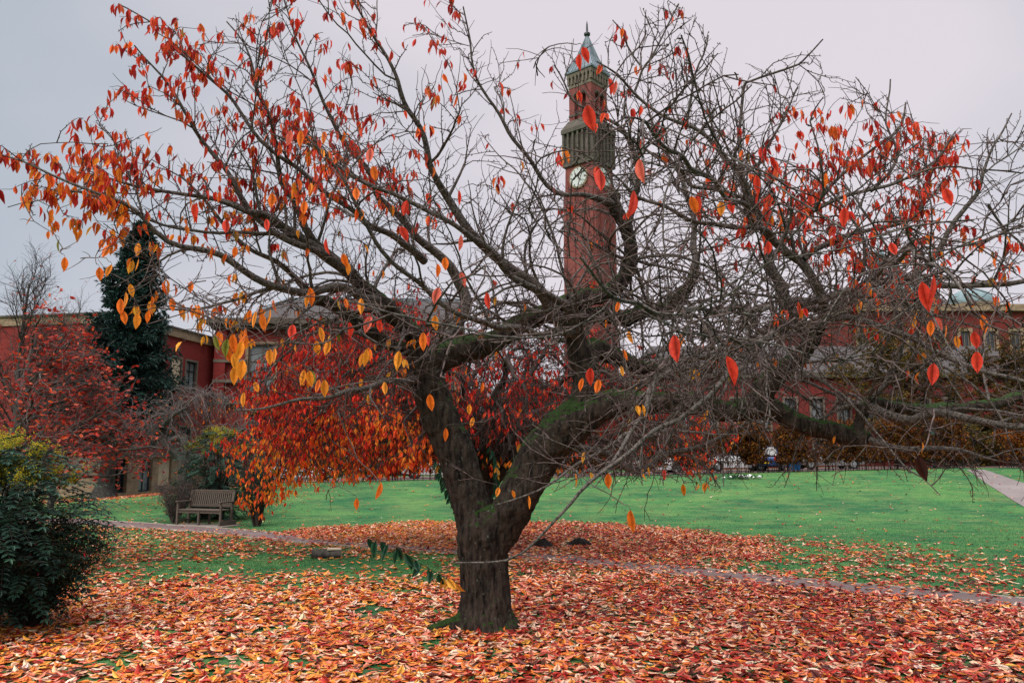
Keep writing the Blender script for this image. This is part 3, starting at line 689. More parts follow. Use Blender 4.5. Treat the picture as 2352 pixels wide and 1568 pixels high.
# hanging shoots at the lower edge on the right
HS = [(1700, 1120, 9.5), (1480, 1090, 8.2), (1520, 1095, 8.2), (1560, 1060, 8), (1620, 1030, 8.4), (1860, 1040, 9.5), (1990, 1045, 10), (2060, 1040, 10), (2150, 1050, 10), (2230, 1060, 9.5), (1400, 1080, 7.6), (1440, 1070, 7.6), (1330, 1130, 7.4), (2200, 1075, 8.5)]
for (u, v, Y) in HS:
    p = at(u, v - 60, Y); q, rad = grow(p, (random.uniform(-.6, .6), random.uniform(-.3, .3), -.7), random.uniform(.55, .95), .006, .0028, 9, .16, (.0, 0, -.6))
    tw.add(q + inv, rad, 4)
    for k in range(3, 9, 2):
        q2, r2 = grow(q[k], side_dir(unit(q[k] - q[k - 1]), R(50), .1), random.uniform(.08, .2), .004, .0025, 3, .15, (0, 0, .6)); tw.add(q2 + inv, r2, 3)
lim.build('branches', M['bark_limb'], cherry)
tw.build('twigs', M['bark_twig'], cherry, smooth=True)
sp.build('buds', M['bark_twig'], cherry, smooth=False)

# hanging leaves --------------------------------------------------
def leafcol(z, n, hi=6.3, lo=3.5):
    red = pick([(.62, .040, .022), (.74, .085, .035), (.42, .025, .02), (.84, .16, .03)], [4, 4, 2, 2], n)
    org = pick([(.85, .22, .025), (.80, .13, .02), (.92, .28, .03), (.30, .16, .02)], [4, 3, 3, .6], n)
    yel = pick([(.97, .36, .03), (.95, .27, .025), (.9, .42, .05), (.28, .26, .04)], [5, 4, 3, .5], n)
    t = np.clip((z - lo) / (hi - lo), 0, 1) + rng.normal(0, .16, n)
    c = np.where((t > .62)[:, None], red, np.where((t > .25)[:, None], org, yel)); return c
TP = np.array([t[0] for t in tips]); TU, TV = proj(TP)
dens = np.full(len(TP), .012)
def reg(u0, u1, v0, v1, d):
    k = (TU > u0) & (TU < u1) & (TV > v0) & (TV < v1); dens[k] = d
reg(-100, 300, 200, 560, 1.0); reg(300, 620, 350, 620, .30); reg(240, 640, -50, 350, .50); reg(640, 1060, -50, 260, .30); reg(560, 1000, 260, 480, .32)
reg(620, 1060, 480, 640, .07); reg(200, 620, 620, 800, .16); reg(1060, 1300, 60, 400, .09); reg(1300, 1600, 0, 330, .06)
reg(1600, 2250, 220, 600, .10); reg(1750, 2200, 240, 560, .50); reg(1950, 2352, 520, 720, .20); reg(620, 960, 640, 900, .05); reg(1980, 2352, 690, 850, .05); reg(1750, 2352, 850, 1150, .004)
dens *= np.where(vnoise(TP[:, 0], TP[:, 2], 1.1, 5.0) > -.05, 1.25, .45)
k = (rng.random(len(TP)) < dens) & (TP[:, 1] > 7.2); LP = TP[k]
P_, Y_ = [], []
for p in LP:
    for _ in range(random.choice((1, 1, 2, 2, 3, 4))): P_.append(p + np.array([random.gauss(0, .02), random.gauss(0, .02), random.gauss(0, .012)]))
P_ = np.array(P_); n = len(P_); print('tree leaves', n)
out = rdir(n); out[:, 2] = 0; out /= np.linalg.norm(out, axis=1, keepdims=True)
pet = Tubes(); base = P_ + out * rng.uniform(.008, .025, (n, 1)) - np.array([0, 0, .012])
for a, b, o_ in zip(P_, base, out): pet.add(np.array([a, (a + b) / 2 + np.array([0, 0, .006]), b]) + inv, [.0022, .0018, .0018], 3)
A = np.column_stack([out[:, 0] * .35, out[:, 1] * .35, -np.ones(n)]) + rng.normal(0, .22, (n, 3)) * np.array([1, 1, .3])
yaw = rng.uniform(0, 2 * np.pi, n); Nn = np.column_stack([out[:, 0], out[:, 1], np.full(n, .35)]) + rng.normal(0, .25, (n, 3))
Ln = rng.uniform(.11, .155, n)
leaves('foliage', T_MED, base + inv, A, Nn, Ln, rng.uniform(.30, .42, n), leafcol(P_[:, 2] + np.clip(-P_[:, 0] - 5, 0, 2) * .25 + np.clip(P_[:, 0] - 1, 0, 1) * 1.3, n), 'leaf', cherry, curl=rng.uniform(.2, 1.8, n))
# the large near leaves, each hanging on its own shoot
RD, OR, YE, PK, GR = (.82, .060, .030), (.98, .19, .02), (1.0, .31, .03), (.88, .17, .11), (.20, .20, .03)
FRONT = [(1451, 475, 75, RD), (1377, 420, 66, RD), (1470, 395, 62, PK), (1474, 335, 50, RD), (1354, 275, 66, RD), (1404, 200, 42, RD), (1412, 205, 40, PK), (1330, 145, 42, RD), (1345, 130, 44, RD), (1548, 803, 70, RD), (1681, 853, 72, RD), (1064, 643, 40, PK), (1120, 692, 44, RD), (1003, 683, 48, PK), (972, 785, 46, OR), (985, 780, 40, RD), (751, 567, 42, RD), (665, 320, 42, PK), (447, 485, 36, RD), (673, 765, 42, RD), (804, 760, 42, RD), (845, 748, 42, PK), (873, 747, 36, RD), (989, 925, 42, OR), (1058, 560, 42, PK), (1023, 607, 34, OR), (1006, 622, 34, OR), (1024, 998, 32, OR), (1323, 1103, 34, YE), (1397, 1104, 36, OR), (1451, 1198, 56, OR), (872, 1128, 42, OR), (819, 1157, 28, OR), (1334, 884, 32, OR), (1355, 865, 42, RD), (1372, 888, 36, OR), (1447, 775, 34, YE), (1436, 816, 32, OR), (1418, 706, 30, OR), (2138, 670, 80, RD), (2124, 684, 76, RD), (2140, 860, 54, RD), (2240, 782, 44, RD), (2243, 832, 52, RD), (2136, 755, 40, OR), (2156, 745, 34, PK), (2170, 765, 40, OR), (2102, 718, 30, YE), (2098, 740, 30, YE), (2198, 786, 30, YE), (2048, 575, 38, RD), (1765, 570, 34, RD), (2258, 745, 46, OR), (1594, 474, 48, OR), (1603, 470, 44, RD), (1656, 480, 38, YE), (1678, 478, 34, RD), (1740, 425, 50, RD), (1861, 468, 42, RD), (1938, 500, 50, RD), (2176, 455, 48, RD), (1896, 415, 42, OR),
 (715, 682, 46, OR), (706, 690, 40, YE), (695, 868, 40, YE), (713, 870, 40, YE), (746, 892, 42, YE), (731, 888, 36, OR), (840, 822, 44, YE), (830, 828, 34, YE), (850, 815, 34, OR), (540, 862, 46, YE), (556, 850, 48, YE), (560, 918, 38, YE), (914, 828, 46, YE), (830, 705, 42, YE), (739, 770, 40, YE), (728, 800, 36, YE), (752, 800, 38, YE), (620, 820, 42, YE), (632, 818, 40, YE), (590, 890, 28, YE), (586, 735, 44, YE), (603, 742, 46, OR), (618, 730, 44, YE), (630, 705, 36, OR), (572, 728, 34, OR), (505, 780, 44, OR), (520, 800, 46, GR), (536, 790, 48, OR), (550, 810, 54, YE), (560, 790, 48, OR), (540, 830, 44, YE), (525, 815, 40, OR), (565, 770, 36, OR), (500, 790, 42, GR), (290, 690, 40, YE), (278, 705, 40, OR), (300, 668, 34, YE), (285, 730, 34, OR), (316, 738, 38, YE), (340, 728, 30, OR), (885, 893, 34, YE), (1000, 742, 38, YE), (720, 868, 34, GR), (420, 712, 34, OR), (395, 700, 34, OR), (440, 660, 28, OR), (492, 720, 32, OR), (245, 580, 36, OR), (318, 575, 34, YE), (316, 610, 32, YE), (252, 624, 34, YE), (230, 630, 34, OR), (150, 608, 36, OR), (135, 565, 34, GR), (1143, 1130, 24, YE), (1180, 1135, 20, YE), (1084, 970, 26, YE), (1078, 940, 26, YE), (1108, 890, 26, OR), (2118, 1028, 26, YE), (1525, 1090, 24, RD), (700, 480, 38, OR), (625, 462, 40, OR), (615, 520, 36, RD), (820, 450, 40, OR), (850, 360, 42, PK), (860, 400, 40, OR), (930, 540, 42, RD), (930, 480, 40, RD), (1055, 455, 38, RD), (520, 522, 36, RD), (540, 580, 28, OR), (793, 600, 36, OR), (800, 618, 32, YE), (690, 320, 44, OR), (2120, 1078, 62, (.05, .012, .008)), (2112, 1070, 50, (.07, .02, .012))]
fp, fa, fl, fc, fn = [], [], [], [], []
shoots = Tubes()
for (u, v, ln, c) in FRONT:
    L = random.uniform(.105, .13); Y = max(3.3, min(9.3, L * FOC / ln)); L = ln * Y / FOC
    top = at(u, v - ln * .5, Y); a = np.array([random.gauss(0, .16), random.gauss(0, .16), -1]); top = top - np.array([a[0], 0, 0]) * L * .5
    fp.append(top); fa.append(a); fl.append(L); fc.append(np.array(c) * random.uniform(.85, 1.1))
    fn.append((random.gauss(0, .8), -1, random.uniform(0, .5)))
    s = 1 if random.random() < .5 else -1
    d0 = np.array([s * .5, random.uniform(.2, .6), .35]); q = [top, top + np.array([s * .012, 0, .022]), top + np.array([s * .035, .02, .026])]
    g, rad = grow(q[-1], d0, random.uniform(.35, .7), .0026, .0046, 7, .2, (0, .5, -.1))
    pts = np.vstack([np.array(q[:2]), g]); shoots.add(pts + inv, np.concatenate([[.0016, .0018], rad]), 5)
    for k in (3, 5, 6):
        g2, r2 = grow(g[k], side_dir(unit(g[k] - g[k - 1]), R(45), .1), random.uniform(.1, .3), .0038, .0022, 3, .15, (0, 0, .2)); shoots.add(g2 + inv, r2, 3)
n = len(fp); leaves('near_foliage', T_FINE, np.array(fp) + inv, fa, fn, np.array(fl), rng.uniform(.40, .52, n), np.array(fc), 'leaf', cherry, curl=rng.uniform(-.4, .9, n))
pet.build('petioles', M['bark_twig'], cherry); shoots.build('leafy_shoots', M['bark_twig'], cherry)
# green suckers: one at the foot, one in the fork
sk = Tubes(); gp, ga, gn_, gl, gc = [], [], [], [], []
def sucker(pts, nl, L, green, droop=1.0):
    Q = catmull(np.array(pts), .05); sk.add(Q + inv, np.linspace(.006, .003, len(Q)), 5)
    for i in range(nl):
        k = int((.12 + .88 * (i / nl)) * (len(Q) - 1)); p = Q[k]; s = -1 if i % 2 else 1
        gp.append(p); ga.append((s * .4 + random.gauss(0, .2), random.gauss(0, .35), -.9 * droop)); gn_.append((random.gauss(0, .7), -1, .5)); gl.append(L * random.uniform(.8, 1.15))
        gc.append(np.array((.015, .075, .035) if random.random() < green(i / nl) else (.85, .42, .06)) * random.uniform(.8, 1.2))
sucker([at(1062, 1343, 11.3), at(1020, 1325, 11.0), at(960, 1290, 10.8), at(900, 1252, 10.7), at(825, 1232, 10.6)], 17, .20, lambda t: 0 if t < .22 else 1)
sucker([at(1150, 1170, 11.9), at(1165, 1110, 12.2), at(1190, 1060, 12.4), at(1200, 1010, 12.4)], 26, .14, lambda t: .75)
sucker([at(1060, 1180, 12), at(1030, 1130, 12.2), at(1010, 1085, 12.4), at(1000, 1050, 12.4)], 26, .13, lambda t: .9)
sucker([at(1150, 1170, 12), at(1140, 1110, 12.3), at(1140, 1060, 12.6), at(1120, 1020, 12.6)], 24, .13, lambda t: .8)
n = len(gp); leaves('green_foliage', T_MED, np.array(gp) + inv, ga, gn_, np.array(gl), np.full(n, .5), np.array(gc), 'evergreen', cherry, curl=rng.uniform(0, 1, n))
sk.build('suckers', M['bark_back'], cherry)

CURV[0] = 0.0
# ================================================================== generic background tree builder
def parts_tree(name, base, label, cat, trunkT, trunk_mat, group=None):
    t = empty(name, base, label=label, cat=cat, group=group); return t

# ---- second cherry, red leaved, behind the big one
bx = at(1108, 1270, 20.5); b0 = np.array([bx[0], 20.5, 0.0])
ch2 = empty('cherry_tree', b0, label='smaller weeping cherry tree thick with red and orange leaves behind the big tree', cat='tree')
t1 = Tubes(); t2 = Tubes(); tp = []
tr = catmull(np.array([b0, b0 + (.05, 0, .9), b0 + (-.05, .05, 1.9)]), .15); t1.add(tr - b0, np.linspace(.30, .24, len(tr)), 14)
lims = []
def in2(u, v):
    return (v > np.interp(u, [430, 478, 500, 560, 640, 700, 780, 860, 1300, 1500, 1600, 1700, 1760], [1100, 1000, 905, 850, 770, 705, 650, 600, 600, 690, 900, 960, 1100])) & (v < np.interp(u, [430, 480, 640, 680, 900, 960, 1240, 1300, 1560, 1600, 1690, 1720], [1190, 1195, 1195, 1125, 1100, 1075, 1075, 1090, 1080, 1110, 1100, 1000]))
for k in range(26):
    az = 2 * math.pi * k / 26 + random.uniform(-.15, .15); rch = random.uniform(4.6, 6.4)
    if math.cos(az) < -.3: rch *= 1.02
    if math.cos(az) > .3: rch *= .86
    top = random.uniform(4.2, 6.4) if k % 2 else random.uniform(2.6, 4.2)
    p0 = b0 + np.array([0, 0, random.uniform(1.3, 1.9)])
    c, s = math.cos(az), math.sin(az) * .8
    P = [p0, p0 + (c * rch * .2, s * rch * .2, (top - 1.6) * .55), p0 + (c * rch * .5, s * rch * .5, (top - 1.6) * .95), p0 + (c * rch * .8, s * rch * .8, (top - 1.6) * .80), p0 + (c * rch, s * rch, (top - 1.6) * .45)]
    Q = catmull(np.array(P), .25); Q += np.array([[mnoise.noise((k * 9.1, i * .4, 0)), mnoise.noise((k * 9.1, i * .4, 5)), mnoise.noise((k * 9.1, i * .4, 9))] for i in range(len(Q))]) * .22 * np.minimum(1, np.arange(len(Q)) / 4)[:, None]
    rad = np.linspace(.11, .018, len(Q)); t1.add(Q - b0, rad, 8); lims.append((Q, rad, az))
for Q, rad, az in lims:
    for i in range(3, len(Q)):
        for _ in range(2):
            t = unit(Q[i] - Q[i - 1]); d = side_dir(t, R(random.uniform(30, 75)), .12); ln = random.uniform(.7, 1.8)
            q, r_ = grow(Q[i], d, ln, .014, .006, 8, .12, (0, 0, -.55))
            if not in2(*proj(q[-1])): continue
            t2.add(q - b0, r_, 5)
            for j in range(2, 9):
                for _ in range(2):
                    q2, r2 = grow(q[j], side_dir(unit(q[j] - q[j - 1]), R(55), -.1), random.uniform(.2, .7), .006, .0035, 4, .12, (0, 0, -2.0))
                    if q2[-1][2] < .75 or not in2(*proj(q2[-1])): continue
                    t2.add(q2 - b0, r2, 3)
                    tp += [q2[2], q2[3], q2[4]]
tp = np.array(tp); tu, tv = proj(tp); print('tips2', len(tp))
k = in2(tu, tv); tp, tu, tv = tp[k], tu[k], tv[k]
dn = np.interp(tu, [470, 560, 800, 950, 1050, 1300, 1500, 1580, 1690, 1760], [.8, .75, .55, .34, .18, .14, .22, .30, .5, .0])
dn *= .8 * np.where(vnoise(tp[:, 0], tp[:, 2], 1.3, 12.) > -.1, 1.1, .45)
dn *= np.where((tu > 1000) & (tv > 960) & (tu < 1570), .3, 1)
k = rng.random(len(tp)) < dn; tp = tp[k]; tp = np.repeat(tp, 2, 0) + rng.normal(0, .05, (2 * len(tp), 3)); n = len(tp); print('leaves2', n)
zz = tp[:, 2] + vnoise(tp[:, 0] * 1.0, tp[:, 2], .8, 2.0) * 2.2
c_red = pick([(.70, .035, .018), (.48, .022, .016), (.82, .10, .035), (.22, .016, .012)], [4, 4, 2.4, 2], n); c_or = pick([(.95, .18, .025), (.98, .30, .03), (.88, .10, .02), (.25, .16, .02)], [4, 3, 3, .6], n)  # darker reds mixed in at random to stand for shadow depth
cc = np.where((zz + rng.normal(0, .7, n) > 2.7)[:, None], c_red, c_or)
A = np.column_stack([rng.normal(0, .3, n), rng.normal(0, .3, n), -np.ones(n)]); Nn = rdir(n); Nn[:, 2] *= .2
leaves('foliage', T_LOW, tp - b0, A, Nn, rng.uniform(.12, .185, n), rng.uniform(.38, .5, n), cc, 'leaf', ch2, curl=rng.uniform(0, 1.2, n))
t1.build('trunk', M['bark_back'], ch2); t2.build('twigs', M['bark_back'], ch2)

# ---- copper beech at the left
BEE = lambda u, v: (v > np.interp(u, [-200, 0, 100, 200, 300, 375, 400], [640, 700, 690, 770, 900, 1010, 1090])) & (v < np.interp(u, [-200, 60, 200, 375], [1030, 1060, 1092, 1080]))
def bushy(name, base, trunk_pts, r0, nlim, reach, zr, leafn, leafL, pal, wts, label, cat, barkm, az_rng=(0, 360), droop=-.1, leafm='leaf', flat=True, tpl=T_FLAT, twig_len=(.25, .7), ramify=2, wid=.62, pk=1.0, grp=None, sidelen=(.5, 1.5), keep=None):
    b0 = np.array(base, float); t = empty(name, b0, label=label, cat=cat, group=grp); t1 = Tubes(); t2 = Tubes(); tips = []
    Q = catmull(np.array(trunk_pts, float), .3); rad = np.linspace(r0, r0 * .25, len(Q)); t1.add(Q, rad, 12)
    for k in range(nlim):
        f = (k + .5) / nlim; i = int((.18 + .8 * f) * (len(Q) - 1)); az = R(random.uniform(*az_rng))
        ln = reach * (1 - .55 * f) * random.uniform(.75, 1.1); up = zr[0] + (zr[1] - zr[0]) * f
        q, r_ = grow(Q[i], (math.cos(az), math.sin(az), up), ln, rad[i] * .45, .012, max(6, int(ln / .3)), .10, (0, 0, droop)); 
        if keep:
            kk = len(q)
            while kk > 3 and not keep(*proj(q[kk - 1] + b0)): kk -= 1
            q, r_ = q[:kk], r_[:kk]
        t1.add(q, r_, 7)
        for j in range(2, len(q)):
            for _ in range(ramify):
                l2 = random.uniform(*sidelen); q2, r2 = grow(q[j], side_dir(unit(q[j] - q[j - 1]), R(random.uniform(25, 60)), up * .2), l2, .012, .005, 6, .12, (0, 0, droop))
                if keep and not keep(*proj(q2[-1] + b0)): continue
                t2.add(q2, r2, 4)
                for m_ in range(1, 7):
                    q3, r3 = grow(q2[m_], side_dir(unit(q2[m_] - q2[m_ - 1]), R(50), up * .1), random.uniform(*twig_len), .005, .0028, 3, .15, (0, 0, 0)); t2.add(q3, r3, 3); tips += [q3[1], q3[2], q3[3]]
    t1.build('trunk', M[barkm[0]], t); t2.build('twigs', M[barkm[1]], t)
    tips = np.array(tips); n = leafn
    if n:
        p = tips[rng.integers(0, len(tips), n)] + rng.normal(0, .04, (n, 3))
        A = rdir(n); A[:, 2] = A[:, 2] * .35 - .15
        Nn = rng.normal(0, .45, (n, 3)) + np.array([0, 0, 1.]) if flat else rdir(n)
        leaves('foliage', tpl, p, A, Nn, rng.uniform(.75, 1.2, n) * leafL, np.full(n, wid), pick(pal, wts, n), leafm, t, curl=rng.uniform(-1, 1, n))
    return t
g = at(18, 1180, 17.5)
bushy('copper_beech_tree', (g[0], 17.5, 0), [(0, 0, 0), (.05, 0, 1.2), (-.1, .1, 2.4), (.0, .1, 3.6), (.15, .2, 5.0)], .20, 30, 4.0, (.05, .75), 3900, .11,
      [(.50, .040, .022), (.30, .022, .016), (.80, .16, .09), (.16, .016, .012), (.80, .12, .025)], [4, 4, 2, 3, 1.2], 'copper beech with dull red leaves spreading over the evergreen shrub by the left edge', 'tree', ('bark_grey', 'bark_pale'), sidelen=(.4, 1.1), az_rng=(-60, 75), droop=.0, keep=BEE)
# ---- bare grey trees behind it
for i, (u, Y, h, lb) in enumerate(((12, 30, 10.2, 'tall bare grey tree with fine forked twigs, nearest the left edge'), (112, 34, 8.8, 'slender bare tree between the tall bare tree and the spruce'))):
    g = at(u, 1200, Y)
    bushy('bare_tree', (g[0], Y, 0), [(0, 0, 0), (.1, 0, h * .3), (-.1, .1, h * .6), (.1, 0, h * .88)], .14, 30, 3.2, (.9, 2.2), 240, .10, [(.3, .03, .02), (.5, .08, .04)], [1, 1], lb, 'tree', ('bark_grey', 'bark_back'), droop=.10, ramify=2, sidelen=(.4, 1.1))
# ---- twisted bare weeping tree by the building
g = at(432, 1165, 36); b = np.array([g[0], 36, 0.])
wt = empty('weeping_tree', b, label='small twisted bare weeping tree in front of the brick wall', cat='tree'); t1 = Tubes(); t2 = Tubes()
def tw_(pts): return catmull(np.array([at(u, v, 36 + dy) - b for u, v, dy in pts]), .2)
mainl = [tw_([(428, 1165, 0), (425, 1120, 0), (424, 1075, 0), (426, 1045, 0)]), tw_([(426, 1050, 0), (428, 1020, 0), (412, 1005, 0), (395, 1010, 0)]), tw_([(424, 1060, 0), (405, 1040, .2), (380, 1020, .3), (372, 985, .2), (395, 955, 0), (430, 935, 0)]), tw_([(428, 1075, 0), (450, 1060, -.3), (480, 1040, -.5), (520, 1010, -.6), (560, 985, -.8)]), tw_([(372, 985, 0), (385, 950, .8), (430, 925, 1), (480, 905, .5), (540, 930, 0)])]
for q, (ra, rb) in zip(mainl, ((.30, .24), (.22, .12), (.2, .07), (.2, .05), (.1, .03))): t1.add(q, np.linspace(ra, rb, len(q)), 10)
wl = []
for q in mainl[2:]:
    for i in range(4, len(q)):
        for _ in range(4):
            q2, r2 = grow(q[i], (random.uniform(-1, 1), random.uniform(-1, 1), random.uniform(.2, .9)), random.uniform(1.0, 2.6), .022, .007, 9, .22, (0, 0, -1.1)); t2.add(q2, r2, 4)
            for j in range(2, 10):
                q3, r3 = grow(q2[j], (random.uniform(-1, 1), random.uniform(-1, 1), -.4), random.uniform(.3, .9), .008, .005, 4, .2, (0, 0, -1.2)); t2.add(q3, r3, 3); wl.append(q3[-1])
t1.build('trunk', M['bark_grey'], wt); t2.build('twigs', M['bark_pale'], wt)
wl = np.array(wl); wl = wl[rng.random(len(wl)) < .2]; n = len(wl)
leaves('foliage', T_LOW, wl, np.column_stack([rng.normal(0, .2, n), rng.normal(0, .2, n), -np.ones(n)]), rdir(n), np.full(n, .14), np.full(n, .5), pick([(.8, .25, .04), (.7, .12, .04)], [1, 1], n), 'leaf', wt)

# ---- blue spruce
g = at(237, 1150, 47); b = np.array([g[0], 47, 0.])
spn = empty('spruce_tree', b, label='tall dark blue-green spruce in front of the brick buildings', cat='tree')
H = 16.4; Q = np.array([(.075 * z, 0, z) for z in np.linspace(0, H, 14)]); t1 = Tubes(); t1.add(Q, np.linspace(.48, .05, 14), 12)
fl = catmull(np.array([(.04, 0, .8), (0, 0, .0)]), .2); t1.add(fl, np.linspace(.48, .85, len(fl)), 12)
NP, NA = [], []
for z in np.arange(3.6, H - .15, .20):
    f = (z - 2.6) / (H - 2.6); rr = 3.75 * min(1, (1 - f) ** .78 * 1.15) * (1 if z > 4.6 else .8)
    for k in range(max(4, int(11 * (1 - f) + 3))):
        az = random.uniform(0, 2 * math.pi); L = rr * random.uniform(.6, 1.12) + .12
        q, r_ = grow((.075 * z, 0, z), (math.cos(az), math.sin(az), .12), L, .045 * (1 - f) + .01, .008, 7, .05, (0, 0, -.10 if f < .6 else .15)); t1.add(q, r_, 4)
        for j in range(1, 8):
            fr = j / 7
            m_ = int(14 * (.45 + fr * .7))
            for _ in range(m_):
                t = unit(q[j] - q[j - 1]); d = side_dir(t, R(random.uniform(20, 75)), -.1)
                p = q[j] - t * random.random() * L / 7; off = random.random() * .42 * (1.15 - fr * .5) * (1 - .4 * f)
                NP.append(p + d * off + np.array([0, 0, -.06])); NA.append(d + np.array([0, 0, .12]))
NP = np.array(NP); NA = np.array(NA); n = len(NP); print('spruce', n)
leaves('foliage', T_LOW, NP, NA, rdir(n) * .6 + np.array([0, 0, 1]), rng.uniform(.2, .42, n), np.full(n, .42), pick([(.010, .032, .026), (.022, .060, .052), (.045, .10, .088), (.006, .018, .014)], [4, 4, 2, 2], n), 'evergreen', spn)
t1.build('trunk', M['bark_grey'], spn)

# ---- yellow green tree behind the hedge on the right, and smaller backing trees
for (u, Y, h, rch, lb, pal) in ((2070, 53.5, 8.6, 6.0, 'olive and yellow leaved tree behind the hedge, before the domed hall', [(.10, .075, .012), (.19, .12, .015), (.05, .05, .012), (.30, .14, .02)]),
                        (2330, 53, 7.4, 5.0, 'dark ochre leaved tree behind the hedge at the right edge', [(.09, .06, .012), (.16, .09, .015), (.04, .04, .012), (.25, .09, .015)]),
                        (1250, 55, 5.2, 3.2, 'low green and yellow tree seen through the fork of the big cherry', [(.05, .08, .02), (.25, .16, .03), (.03, .05, .015), (.4, .16, .02)])):
    g = at(u, 1080, Y); gg = float(gz(g[0], Y))
    bushy('broadleaf_tree', (g[0], Y, gg), [(0, 0, 0), (.1, 0, h * .3), (-.1, 0, h * .6), (.1, 0, h * .9)], .22, 34, rch, (.1, 1.3), 20000, .19, pal, [4, 3, 3, 1], lb, 'tree', ('bark_back', 'bark_back'), flat=False, tpl=T_LOW, ramify=1, sidelen=(.5, 1.4))
# street tree trunk on the lawn edge left of centre
g = at(815, 1112, 44); gg = float(gz(g[0], 44))
bushy('bare_tree', (g[0], 44, gg), [(0, 0, -.05), (0, 0, 1.4), (.1, 0, 3), (-.1, 0, 4.8)], .17, 16, 2.4, (.5, 1.4), 300, .12, [(.6, .12, .03), (.7, .3, .04)], [1, 1], 'thin bare street tree at the lawn edge behind the red cherry', 'tree', ('bark_grey', 'bark_back'), ramify=1)

# ================================================================== shrubs
def frond_shrub(name, base, rx, ry, h, n, fl, label, flowers, leafL=.07, z0=.3, extra=()):
    b = np.array(base, float); t = empty(name, b, label=label, cat='shrub'); st = Tubes(); P, A, N_, L, C = [], [], [], [], []; FP = []
    for i in range(n):
        a = random.uniform(0, 2 * math.pi); rr = random.random() ** .5; zc = random.random()
        rad = math.sqrt(max(0.05, 1 - (2 * zc - .9) ** 2 * .8))
        tip = np.array([rx * rr * rad * math.cos(a), ry * rr * rad * math.sin(a), z0 + (h - z0) * zc])
        root = np.array([tip[0] * .25, tip[1] * .25, tip[2] * .45])
        if i % 4 == 0:
            q = catmull(np.array([(tip[0] * .15, tip[1] * .15, 0), root, tip]), .25); st.add(q, np.linspace(.016, .006, len(q)), 5)
        out = unit(np.array([math.cos(a), math.sin(a), .35 + .4 * (zc - .5)]) + np.array([random.gauss(0, .3) for _ in range(3)]))
        q, r_ = grow(tip, out, fl * random.uniform(.7, 1.2), .004, .002, 6, .05, (0, 0, -1.6)); st.add(q, r_, 3)
        tint = np.array(random.choice([(.010, .045, .028), (.018, .065, .040), (.007, .028, .018), (.035, .10, .06)])) * random.uniform(.8, 1.2)
        for j in range(1, 7):
            d = unit(q[j] - q[j - 1]); sdv = unit(np.cross(d, (0, 0, 1)) + 1e-6)
            for s in (-1, 1):
                P.append(q[j]); A.append(sdv * s + d * .45 + np.array([0, 0, -.15])); N_.append(np.cross(sdv, d) + np.array([random.gauss(0, .2) for _ in range(3)])); L.append(leafL * random.uniform(.8, 1.15) * (1.15 - .06 * j)); C.append(tint)
        P.append(q[-1]); A.append(unit(q[-1] - q[-2])); N_.append((0, 0, 1.)); L.append(leafL * .9); C.append(tint)
        if flowers and zc > .72 and random.random() < flowers: FP.append((tip, out))
    nn = len(P); leaves('foliage', T_FLAT, P, A, N_, np.array(L), np.full(nn, .36), np.array(C), 'evergreen', t)
    st.build('stems', M['bark_back'], t)
    if FP:
        P, A, N_, L, C = [], [], [], [], []; rs = Tubes()
        for tip, out in FP:
            for _ in range(6):
                d = unit(np.array([random.gauss(0, .5), random.gauss(0, .5), 1]) + out * .3); q, r_ = grow(tip, d, random.uniform(.16, .32), .003, .0015, 5, .05, (0, 0, -.4)); rs.add(q, r_, 3)
                for j in range(1, 6):
                    for _k in range(7): P.append(q[j] + np.array([random.gauss(0, .012) for _ in range(3)])); A.append((random.gauss(0, 1), random.gauss(0, 1), random.gauss(0, 1))); N_.append((random.gauss(0, 1), random.gauss(0, 1), random.gauss(0, 1))); L.append(.022); C.append(np.array(random.choice([(.75, .55, .03), (.55, .50, .05), (.30, .38, .05)])))
        nn = len(P); leaves('flowers', T_LOW, P, A, N_, np.array(L), np.full(nn, .7), np.array(C), 'leaf', t); rs.build('flower_stalks', M['bark_back'], t)
    return t
frond_shrub('mahonia_shrub', (-7.35, 11.3, 0), 1.35, 1.2, 2.5, 950, .50, 'large spiky evergreen shrub with yellow flower spikes in the left foreground', .34, .115)
frond_shrub('mahonia_shrub', (at(500, 1195, 30.5)[0], 30.5, 0), 1.5, 1.1, 3.3, 520, .55, 'yellow-tipped evergreen shrub rising behind the wooden bench', .6, .16)
def small_shrub(name, base, rx, ry, h, ns, nl, L, pal, wts, label, stemm='bark_back', arch=.3, leafm='evergreen', z0=.2, stem_r=.012, wid=.5, twig=.35):
    b = np.array(base, float); t = empty(name, b, label=label, cat='shrub'); st = Tubes(); tips = []
    for i in range(ns):
        a = random.uniform(0, 2 * math.pi); rr = random.random() ** .6
        end = np.array([rx * rr * math.cos(a), ry * rr * math.sin(a), h * random.uniform(.7, 1.0) * (1 - .25 * rr)])
        q = catmull(np.array([(end[0] * .12, end[1] * .12, -.03), (end[0] * .5, end[1] * .5, end[2] * .6), end]), h / 12); st.add(q, np.linspace(stem_r, .003, len(q)), 5)
        for j in range(2, len(q)):
            for _ in range(3):
                q2, r2 = grow(q[j], side_dir(unit(q[j] - q[j - 1]), R(55), .1), random.uniform(.4, 1.1) * twig, .003, .0018, 3, .2, (0, 0, -arch)); st.add(q2, r2, 3)
                if q2[-1][2] > z0: tips += [q2[1], q2[2], q2[3]]
    tips = np.array(tips); p = tips[rng.integers(0, len(tips), nl)] + rng.normal(0, .03, (nl, 3))
    leaves('foliage', T_LOW, p, rdir(nl) + np.array([0, 0, -.2]), rdir(nl) + np.array([0, 0, .6]), rng.uniform(.7, 1.2, nl) * L, np.full(nl, wid), pick(pal, wts, nl), leafm, t)
    st.build('stems', M[stemm], t); return t, tips
DG = [(.010, .040, .022), (.022, .065, .030), (.006, .020, .012), (.05, .09, .03)]
